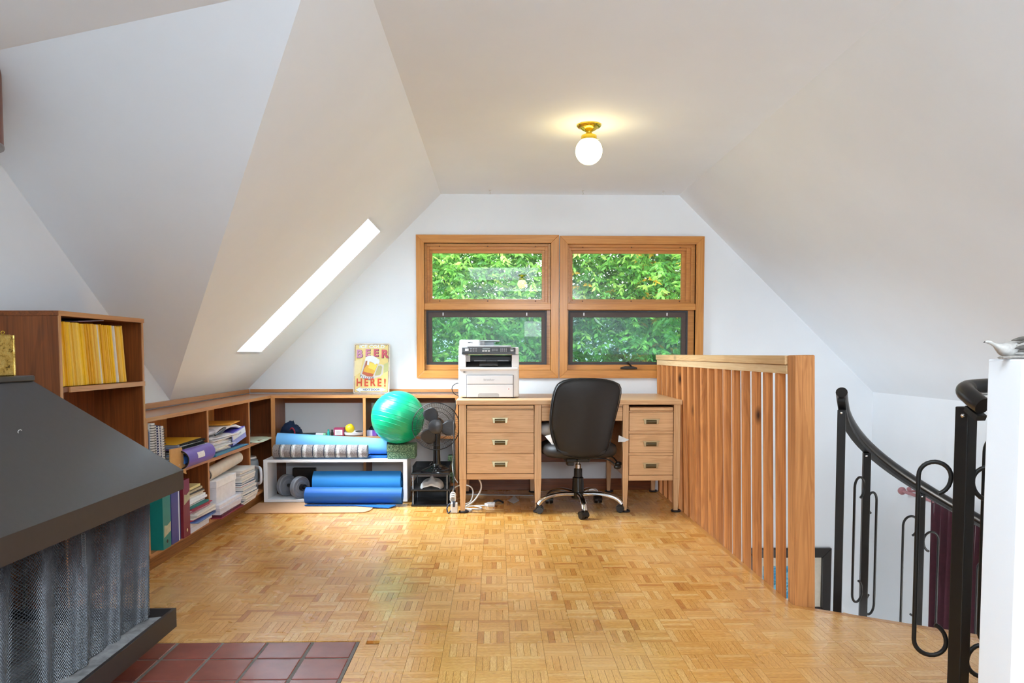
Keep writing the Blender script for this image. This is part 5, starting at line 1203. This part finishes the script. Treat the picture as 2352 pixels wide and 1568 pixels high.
# ------------------------------------------------------------------ pony wall with the bird figurine
m = MB(); m.box(1.059, XR, 1.50, 1.607, 0, 1.0525); struct(m.build('wall_pony', WALL, bev=.003), 'white waist high pony wall beside the stair opening', 'wall')
t = thing('bird_figurine', 'grey and white bird figurine with stretched neck lying on the pony wall', 'figurine', (1.12, 1.56, 1.0530))
def fig(x): return 1.059+(x-2275)*.00091
body = [(1.020, .0018, 1.0885), (1.025, .0034, 1.0888), (1.032, .0038, 1.0870), (1.040, .0044, 1.0825), (1.047, .0078, 1.0775), (1.055, .0120, 1.0730), (1.066, .0160, 1.0715), (1.085, .0190, 1.0735), (1.11, .0205, 1.0760), (1.15, .0205, 1.0770), (1.20, .0160, 1.0740), (1.24, .0050, 1.0720)]
rg = [[(x, 1.56+1.3*r*math.cos(a), z+r*math.sin(a)) for a in [2*PI*k/18 for k in range(18)]] for x, r, z in body]
MB().rings(rg).build('body', plain('bird_white', '#a9a6a1', .65, var=.2, scale=90), t, smooth=70)
MB().tube([(1.0205, 1.56, 1.0886), (1.0165, 1.56, 1.0876)], [.0018, .0005], 8).build('beak', plain('beak_dark', '#2c2a28', .5), t)
WF = plain('wing_feather', '#4d4842', .7, var=.35, scale=120); WL = plain('wing_feather_pale', '#8e8a84', .7, var=.3, scale=120)
for i in range(13):
    q = (i % 7)/6; x0 = 1.066+.016*(i//7)+.004*(i % 3); zz = 1.0585+.033*q; yo = 1.56-1.32*math.sqrt(max(.00002, .0195**2-(zz-1.0755)**2))
    pts = [(x0, yo-.001, zz), (x0+.020, yo-.004, zz+.0035), (x0+.045, yo-.003, zz+.004), (x0+.075, yo, zz-.001)]
    m = MB(); rg = []
    cp_ = catmull(pts, 3); wd_ = [.0012, .0030, .0042, .0046, .0048, .0048, .0044, .0038, .0028, .0012]
    for p, wd in zip(cp_, wd_): rg.append([(p.x, p.y+.0014*math.cos(a), p.z+wd*math.sin(a)) for a in [2*PI*k/8 for k in range(8)]])
    m.rings(rg).build('feather', WL if i % 3 == 1 else WF, t, smooth=60)
MB().rings([[(1.044+.03*q, 1.545+.010*math.cos(a), 1.0532+(.0025+.0015*q)*(1+math.sin(a))) for a in [2*PI*k/10 for k in range(10)]] for q in (0, .3, .6, 1, 1.6, 2.2)]).build('breast_feathers', WL, t, smooth=60)

# ------------------------------------------------------------------ picture and curtain in the stairwell
t = thing('framed_picture', 'black framed picture with blue painting low in the stairwell', 'picture', (2.306, D-.02, -.75))
x0, x1, z1, z0 = 1.963, 2.649, -.470, -1.02; fw_ = .075
FR = plain('black_frame', '#26211f', .35)
for P in ([(x0, z1), (x1, z1), (x1-fw_, z1-fw_), (x0+fw_, z1-fw_)], [(x0, z0), (x1, z0), (x1-fw_, z0+fw_), (x0+fw_, z0+fw_)], [(x0, z0), (x0, z1), (x0+fw_, z1-fw_), (x0+fw_, z0+fw_)], [(x1, z0), (x1, z1), (x1-fw_, z1-fw_), (x1-fw_, z0+fw_)]):
    m = MB(); m.prism([(x, D-.032, z) for x, z in P], (0, .030, 0)); m.build('frame_side', FR, t, bev=.006)
MB().box(x0+.02, x1-.02, D-.010, D-.006, z0+.02, z1-.02).build('mat_board', plain('cream_mat', '#d8d2c2', .8), t)
def paint_mat():
    m, n, l, p = newmat('blue_painting'); v = objvec(n, l, False)
    a = noise_node(n, l, v, 6, 5, .6, 1.5, (1, 1, 2.5))
    l.new(ramp(n, l, a.outputs['Fac'], [(.3, S('#0f5f92')), (.45, S('#2f96c4')), (.55, S('#7fc0d8')), (.62, S('#1f7f9c')), (.75, S('#3f6f62'))]), p.inputs['Base Color']); return m
MB().box(x0+.145, x1-.145, D-.013, D-.010, z0+.145, z1-.145).build('painting', paint_mat(), t)
t = thing('curtain', 'maroon velvet curtain hanging in the stairwell from a rod', 'curtain', (2.9, 4.55, -.9))
VEL = plain('maroon_velvet', '#431325', .75, 0, .3, .15, 40, .1, sheen=.6)
nu, nv = 90, 14; vs = []
for j in range(nv+1):
    v = j/nv
    for i in range(nu+1):
        s = i/nu; y = 4.90-.75*s*(1-.10*v*(1-v))
        f = .030*math.sin(s*2*PI*8.5+1.2*math.sin(3*s))+.012*math.sin(s*2*PI*19+v)
        vs.append((2.885+f*(.7+.5*v), y+.012*math.cos(s*2*PI*8.5), .095-1.9*v+(.012*math.sin(s*40) if j == 0 else 0)))
m = MB(); m.add(vs, [(j*(nu+1)+i, j*(nu+1)+i+1, (j+1)*(nu+1)+i+1, (j+1)*(nu+1)+i) for j in range(nv) for i in range(nu)])
o = m.build('cloth', VEL, t, smooth=80); sd = o.modifiers.new('s', 'SOLIDIFY'); sd.thickness = .004
MB().cyl((2.90, 5.28, .085), (2.90, 3.9, .085), .012, n=12).build('rod', plain('rose_wood_rod', '#a9767c', .5), t, smooth=40)
MB().sphere((2.90, 5.30, .085), .028, 14, 10).build('finial', plain('rose_wood_rod', '#a9767c', .5), t, smooth=60)
for yy in (4.78, 5.2): m = MB(); m.cyl((2.90, yy, .10), (XR-.001, yy, .10), .008, n=8); m.sphere((2.895, yy, .115), .016, 10, 8); m.build('bracket', plain('rose_wood_rod', '#a9767c', .5), t)

# ------------------------------------------------------------------ fireplace
t = thing('fireplace', 'freestanding black metal fireplace with sloping hood and mesh curtain', 'fireplace', (-1.49, 1.9, 0))
hx0, hx1, hy0, hy1 = -1.895, -1.085, 1.10, 2.625; tx0, tx1, ty0, ty1 = -1.38-.16, -1.395, 1.42, 2.285
def rect(x0, x1, y0, y1, z): return [(x0, y0, z), (x1, y0, z), (x1, y1, z), (x0, y1, z)]
m = MB(); m.rings([rect(hx0, hx1, hy0, hy1, .661), rect(-1.60, -1.392, 1.42, 2.292, .985)], cap=False); o = m.build('hood', BLACKMETAL, t); sd = o.modifiers.new('s', 'SOLIDIFY'); sd.thickness = .004
sc_m = plain('paint_chip', '#b9b7b4', .6)
def on_hood(y, f): return Vector((hx1+(-1.392-hx1)*f, y, .661+(.985-.661)*f))
for y, f, L in ((2.03, .60, 1), (1.84, .52, 0)):
    p = on_hood(y, f)+Vector((.001, 0, .001)); m = MB()
    m.tube([(p+Vector((0, .009*math.cos(a), .006*math.sin(a)))) for a in ([.5, 1.3, 2.2, 3.1, 4., 4.8] if L else [0, 1])], .0011, 5); m.build('paint_chip', sc_m, o)
LIPM = plain('hood_lip_brown_black', '#2b2625', .45, 0, .5, .08, 60)
m = MB()
for b in ((hx1-.006, hx1, hy0, hy1), (hx0, hx0+.006, hy0, hy1), (hx0+.006, hx1-.006, hy1-.006, hy1), (hx0+.006, hx1-.006, hy0, hy0+.006)): m.box(*b, .596, .662)
m.build('hood_lip', LIPM, t, bev=.001)
m = MB(); m.box(-1.605, -1.385, 1.40, 2.297, .983, .999); m.build('top_plate', BLACKMETAL, t, bev=.003)
m = MB()
kx0, kx1, ky0, ky1 = -1.895, -1.091, 1.10, 2.556
for b in ((kx1-.012, kx1, ky0, ky1), (kx0, kx0+.012, ky0, ky1), (kx0+.012, kx1-.012, ky1-.012, ky1), (kx0+.012, kx1-.012, ky0, ky0+.012)): m.box(*b, .135, .200)
m.box(kx0+.012, kx1-.012, ky0+.012, ky1-.012, .135, .150); m.build('fire_tray', LIPM, t, bev=.001)
m = MB(); m.box(-1.80, -1.36, 1.3, 2.20, .002, .135); m.build('pedestal', BLKPL, t)
nu, nv = 60, 70; vs = []
for j in range(nv+1):
    for i in range(nu+1):
        x = kx0+.013+(kx1-kx0-.026)*i/nu; y = ky0+.013+(ky1-ky0-.026)*j/nv
        b = noise.noise(Vector((x*5, y*5, 0)))*.03+noise.noise(Vector((x*18, y*18, 3)))*.012
        e = min(1, (kx1-x)/.12)*.9+.1
        vs.append((x, y, .172+max(-.018, b)*e+.05*math.exp(-((x+1.5)/.2)**2-((y-1.9)/.35)**2)))
m = MB(); m.add(vs, [(j*(nu+1)+i, j*(nu+1)+i+1, (j+1)*(nu+1)+i+1, (j+1)*(nu+1)+i) for j in range(nv) for i in range(nu)])
o = m.build('ash_bed', plain('ash', '#8f9194', .95, var=.35, scale=22, bmp=.5), t, smooth=80); o['kind'] = 'stuff'
m = MB(); m.box(hx0+.006, hx0+.012, hy0+.01, hy1-.01, .15, .66); m.box(hx0+.012, -1.19, hy0+.01, hy0+.016, .15, .66); m.build('back_panel', plain('light_stop_dark', '#2a2829', .8, var=.3, scale=6), t)  # dark panels added to keep rear light out of the firebox
def mesh_curtain(p_of, nu, nv, label=None):
    # diamond cells: staggered rows
    vs = []; idx = {}
    for j in range(nv+1):
        for i in range(nu+1):
            if (i+j) % 2 == 0: idx[i, j] = len(vs); vs.append(p_of(i/nu, j/nv))
    fs = []
    for j in range(1, nv):
        for i in range(1, nu):
            if (i+j) % 2 == 1: fs.append((idx[i-1, j], idx[i, j-1], idx[i+1, j], idx[i, j+1]))
    m = MB(); m.add(vs, fs); o = m.build('mesh_curtain', plain('mesh_steel', '#5d6166', .38, .6, .5, .1), t)
    wf_ = o.modifiers.new('wire', 'WIREFRAME'); wf_.thickness = .0027; wf_.use_even_offset = False; wf_.use_boundary = True; wf_.use_replace = True
    return o
def fold(s): return .006*math.sin(s*34)+.0035*math.sin(s*71+1.2)+.018*math.exp(-((s-.40)/.035)**2)-.016*math.exp(-((s-.33)/.02)**2)
mesh_curtain(lambda u, v: (-1.168+fold(u)*(.45+.75*v)-.012*v, 1.50+1.055*u+.006*math.cos(u*34)-.02*v*u, .628-.452*v), 250, 96)
mesh_curtain(lambda u, v: (-1.17-.66*u, 2.55-.02*v+.012*math.sin(u*40), .628-.452*v), 150, 90)
MB().cyl((-1.160, 1.2, .630), (-1.160, 2.58, .630), .005, n=8).build('curtain_rod', IRON, t)
m = MB()
for i in range(14): m.tube([(-1.140+.005*math.cos(a), 2.085, .565-.0065*i+.005*math.sin(a)) for a in [2*PI*k/10 for k in range(10)]], .0011, 4, closed=True)
m.build('pull_spring', plain('spring_steel', '#9a9da0', .3, .8), t)
# faceted brass canister on the top plate
t = thing('brass_canister', 'tarnished faceted brass canister with a small ring on the fireplace', 'canister', (-1.462, 2.225, .9995), local=True); t.rotation_euler = (0, 0, math.radians(8))
def tarnish():
    m, n, l, p = newmat('tarnished_brass'); v = objvec(n, l)
    a = noise_node(n, l, v, 55, 5, .7)
    l.new(ramp(n, l, a.outputs['Fac'], [(.36, S('#4a3a1c')), (.46, S('#b5974e')), (.7, S('#d9bf74'))]), p.inputs['Base Color']); p.inputs['Metallic'].default_value = .9
    l.new(ramp(n, l, a.outputs['Fac'], [(.4, (.6, .6, .6, 1)), (.6, (.22, .22, .22, 1))]), p.inputs['Roughness']); return m
TBR = tarnish()
MB().lathe([(.058, 0), (.058, .118)], 6, (0, 0, 0)).build('body', TBR, t, bev=.003)
for k in range(6):
    a = 2*PI*k/6; MB().cyl((.058*math.cos(a), .058*math.sin(a), .001), (.058*math.cos(a), .058*math.sin(a), .118), .0035, n=8).build('corner_bead', TBR, t, smooth=40)
MB().lathe([(.05, .118), (.05, .120), (.012, .121)], 6, (0, 0, 0)).build('lid', TBR, t)
MB().tube([(.030+.0045*math.cos(a), 0, .1255+.0045*math.sin(a)) for a in [2*PI*k/16 for k in range(16)]], .0011, 6, closed=True).build('ring', BRASS, t)
# flue pipe end
t = thing('flue_pipe', 'brown metal flue pipe end hanging from the sloping ceiling', 'pipe', (-1.783, 2.60, 1.76))
BN = (Vt-Pv).cross(E0-Pv).normalized()
def zslope(x, y): return min(Pv.z+((x-Pv.x)*BN.x+(y-Pv.y)*BN.y)/-BN.z, zs(x) if y < 2.66 else 9)-.004
m = MB(); rg = []
for rr, top in ((.117, True), (.117, False), (.112, False), (.112, True)):
    rg.append([(-1.783+rr*math.cos(a), 2.60+rr*math.sin(a), zslope(-1.783+rr*math.cos(a), 2.60+rr*math.sin(a)) if top else 1.765) for a in [2*PI*k/40 for k in range(40)]])
m.rings(rg, cap=False); m.build('pipe', plain('copper_brown', '#7a4a38', .4, .3, .5, .12, 12), t, smooth=40)
m = MB(); m.lathe([(.1175, 0), (.1192, .004), (.1192, .008), (.1175, .012)], 40, (-1.783, 2.60, 1.760)); m.build('rim', plain('pipe_rim', '#8d8784', .35, .5), t, smooth=40)

# ------------------------------------------------------------------ globe ceiling lamps and ceiling hooks
GLOBE = emit('lit_opal_glass', (1, .80, .38, 1), 14)
def globe_lamp(x, y, label):
    t = thing('ceiling_lamp', label, 'lamp', (x, y, ZC))
    MB().lathe([(.066, -.0005), (.066, -.006), (.060, -.012), (.050, -.014), (.046, -.018), (.036, -.026), (.024, -.032), (.018, -.036)], 40, (x, y, ZC)).build('canopy', BRASS, t, smooth=30)
    MB().lathe([(.017, -.034), (.016, -.044), (.024, -.050), (.040, -.056), (.042, -.060), (.042, -.082)], 32, (x, y, ZC)).build('fitter', BRASS, t, smooth=30)
    g_o = MB().sphere((x, y, ZC-.1375), .0715, 32, 20).build('globe', GLOBE, t, smooth=80)
    MB().cyl((x+.042, y, ZC-.074), (x+.052, y, ZC-.074), .0025, n=8).build('thumb_screw', OLDBRASS, t)
globe_lamp(.497, 4.10, 'lit white globe lamp on a brass base under the flat ceiling')
globe_lamp(.40, .12, 'second globe lamp overhead, seen only reflected in the window glass')
HK = plain('white_hook', '#cfcdca', .5)
for i, (hx, w_) in enumerate(((-.045, 'above the printer window'), (.65, 'midway along the ceiling edge'), (1.255, 'nearest the cedar railing side'))):
    mb = MB(); mb.lathe([(.010, 0), (.009, -.004), (.003, -.006)], 12, (hx, 5.72, ZC)); mb.tube([(hx, 5.72, ZC-.005), (hx, 5.72, ZC-.014), (hx+.006, 5.72, ZC-.024), (hx+.001, 5.72, ZC-.031), (hx-.006, 5.72, ZC-.026)], .0018, 6)
    tag(mb.build('ceiling_hook', HK, org=(hx, 5.72, ZC)), 'tiny white ceiling hook '+w_, 'hook', None)

# ------------------------------------------------------------------ outdoors: trees, neighbour house, ground
GRND = plain('lawn', '#56713c', .95, var=.3, scale=2)
m = MB(); m.box(-30, 30, 6.1, 60, -3.2, -3.0); struct(m.build('ground', GRND), 'green lawn outside beyond the house', 'ground')
def leaf_mat():
    m, n, l, p = newmat('leaf'); at = n.new('ShaderNodeAttribute'); at.attribute_name = 'tone'
    c = ramp(n, l, at.outputs['Fac'], [(0, S('#34692c')), (.35, S('#5c9a3e')), (.7, S('#8cc052')), (.90, S('#b4d26c')), (.95, S('#c0a02a')), (1, S('#c8941c'))])
    l.new(c, p.inputs['Base Color']); p.inputs['Roughness'].default_value = .45
    tr_ = n.new('ShaderNodeBsdfTranslucent'); l.new(c, tr_.inputs[0]); ms = n.new('ShaderNodeMixShader'); ms.inputs[0].default_value = .45
    l.new(p.outputs[0], ms.inputs[1]); l.new(tr_.outputs[0], ms.inputs[2]); l.new(ms.outputs[0], n['Material Output'].inputs[0]); return m
LEAF = leaf_mat(); BARK = plain('bark', '#6e665c', .9, var=.25, scale=18, bmp=.5)
rl = random.Random(5)
def tree(x, y, label, height, clumps, dens, yellow=.02):
    t = thing('tree', label, 'tree', (x, y, -3), 0, None)
    m = MB(); m.tube(catmull([(x, y, -3), (x+.1, y, -1), (x-.05, y+.1, .8), (x+.15, y, 2.4), (x, y, height)], 4), [.22-.19*i/16 for i in range(17)], 10); m.build('trunk', BARK, t, smooth=60)
    vs, fs, tn = [], [], []
    for (cx_, cy_, cz_, R_, n_) in clumps:
        B0 = Vector((x, y, max(-1.5, cz_-1.2))); m = MB(); mid = B0.lerp(Vector((cx_, cy_, cz_)), .5)+Vector((0, 0, .15))
        m.tube(catmull([B0, mid, (cx_, cy_, cz_)], 4), [.055, .05, .045, .04, .034, .028, .022, .016, .010], 7); m.build('branch', BARK, t, smooth=60)
        tw = MB()
        for s in range(int(n_*dens)):       # a sprig: short twig with paired drooping leaflets
            d = Vector((rl.gauss(0, 1), rl.gauss(0, 1), rl.gauss(0, .8))); d.normalize(); P = Vector((cx_, cy_, cz_))+d*R_*rl.random()**.45
            ax_ = Vector((rl.gauss(0, 1), rl.gauss(0, 1)-.3, rl.gauss(-.5, .5))).normalized(); Lw = rl.uniform(.14, .26)
            base = rl.gauss(.46, .2)
            sd_ = ax_.cross(Vector((0, 0, 1))).normalized()
            ytone = .97 if rl.random() < yellow else None
            for q in range(4):
                for sg in (-1, 1):
                    o_ = P+ax_*Lw*(.15+.24*q); dl = (ax_*.75+sd_*sg*rl.uniform(.5, 1.1)+Vector((0, 0, rl.uniform(-.7, .1)))).normalized(); ll = rl.uniform(.05, .092); ww = ll*rl.uniform(.17, .24)
                    nn_ = dl.cross(Vector((rl.gauss(0, 1), rl.gauss(0, 1), 1))).normalized(); b = len(vs)
                    up_2 = nn_.cross(dl)*ww*.35
                    vs += [o_, o_+dl*ll*.42+nn_*ww+up_2, o_+dl*ll, o_+dl*ll*.42-nn_*ww+up_2, o_+dl*ll*.45]
                    fs += [(b, b+1, b+4), (b+1, b+2, b+4), (b+2, b+3, b+4), (b+3, b, b+4)]
                    tv = ytone if ytone else max(0, min(.91, base+rl.gauss(0, .10))); tn += [tv]*5
    o_m = bpy.data.meshes.new('foliage'); o_m.from_pydata([v-Vector((x, y, -3)) for v in vs], [], fs)
    at = o_m.attributes.new('tone', 'FLOAT', 'POINT'); at.data.foreach_set('value', tn); o_m.materials.append(LEAF)
    o = bpy.data.objects.new('foliage', o_m); COL.objects.link(o); o.parent = t; o['kind'] = 'stuff'
def cl(cx_, cy_, zs_, R_, n_): return [(cx_+rl.uniform(-.25, .25), cy_+rl.uniform(-.4, .4), z_, R_, n_) for z_ in zs_]
tree(-1.0, 9.4, 'leafy green tree filling the upper panes of the window behind the printer', 3.6,
     cl(-1.5, 9.0, (-.2, .8, 1.75, 2.6), .85, 900)+cl(-.45, 8.7, (.2, 1.2, 2.1, 2.9), .8, 900)+cl(.35, 9.1, (-.3, .6, 1.6, 2.5), .8, 820), 1.0, .006)
tree(1.9, 9.0, 'leafy green tree with some yellowing leaves outside the crank window', 3.6,
     cl(1.1, 8.9, (-.2, .7, 1.6, 2.4), .75, 800)+cl(1.95, 8.6, (.1, 1.0, 1.9, 2.7), .85, 900)+cl(2.75, 9.0, (-.2, .8, 1.8, 2.6), .85, 820), 1.0, .055)
tree(-2.2, 13.5, 'distant darker tree glimpsed past the two nearer trees', 4.6,
     [(-3.3, 13.2, 1.0, 1.5, 420), (-1.8, 13.6, 2.4, 1.5, 420), (-1.4, 13.4, .2, 1.3, 380), (.3, 14.2, 1.0, 1.4, 380), (.2, 14, 2.9, 1.3, 300)], 1.0, .004)
t = thing('house', 'pale neighbouring house glimpsed low between the trees', 'house', (3.5, 24, -3))
MB().box(-2, 9, 22, 30, -3, .6).build('wall', plain('pale_siding', '#cfd3d6', .8), t)
m = MB(); m.prism([(-2.4, 21.6, .55), (9.4, 21.6, .55), (9.4, 26, 2.6), (-2.4, 26, 2.6)], (0, 0, .12)); m.prism([(-2.4, 30.4, .55), (9.4, 30.4, .55), (9.4, 26, 2.6), (-2.4, 26, 2.6)], (0, 0, .12)); m.build('roof', plain('grey_shingle', '#7d8084', .9, var=.15, scale=8), t)
for i in range(3): MB().box(-1+3.2*i, .2+3.2*i, 21.97, 22.02, -1.6, -.3).build('house_window', plain('dark_pane', '#3b4a55', .2), t)
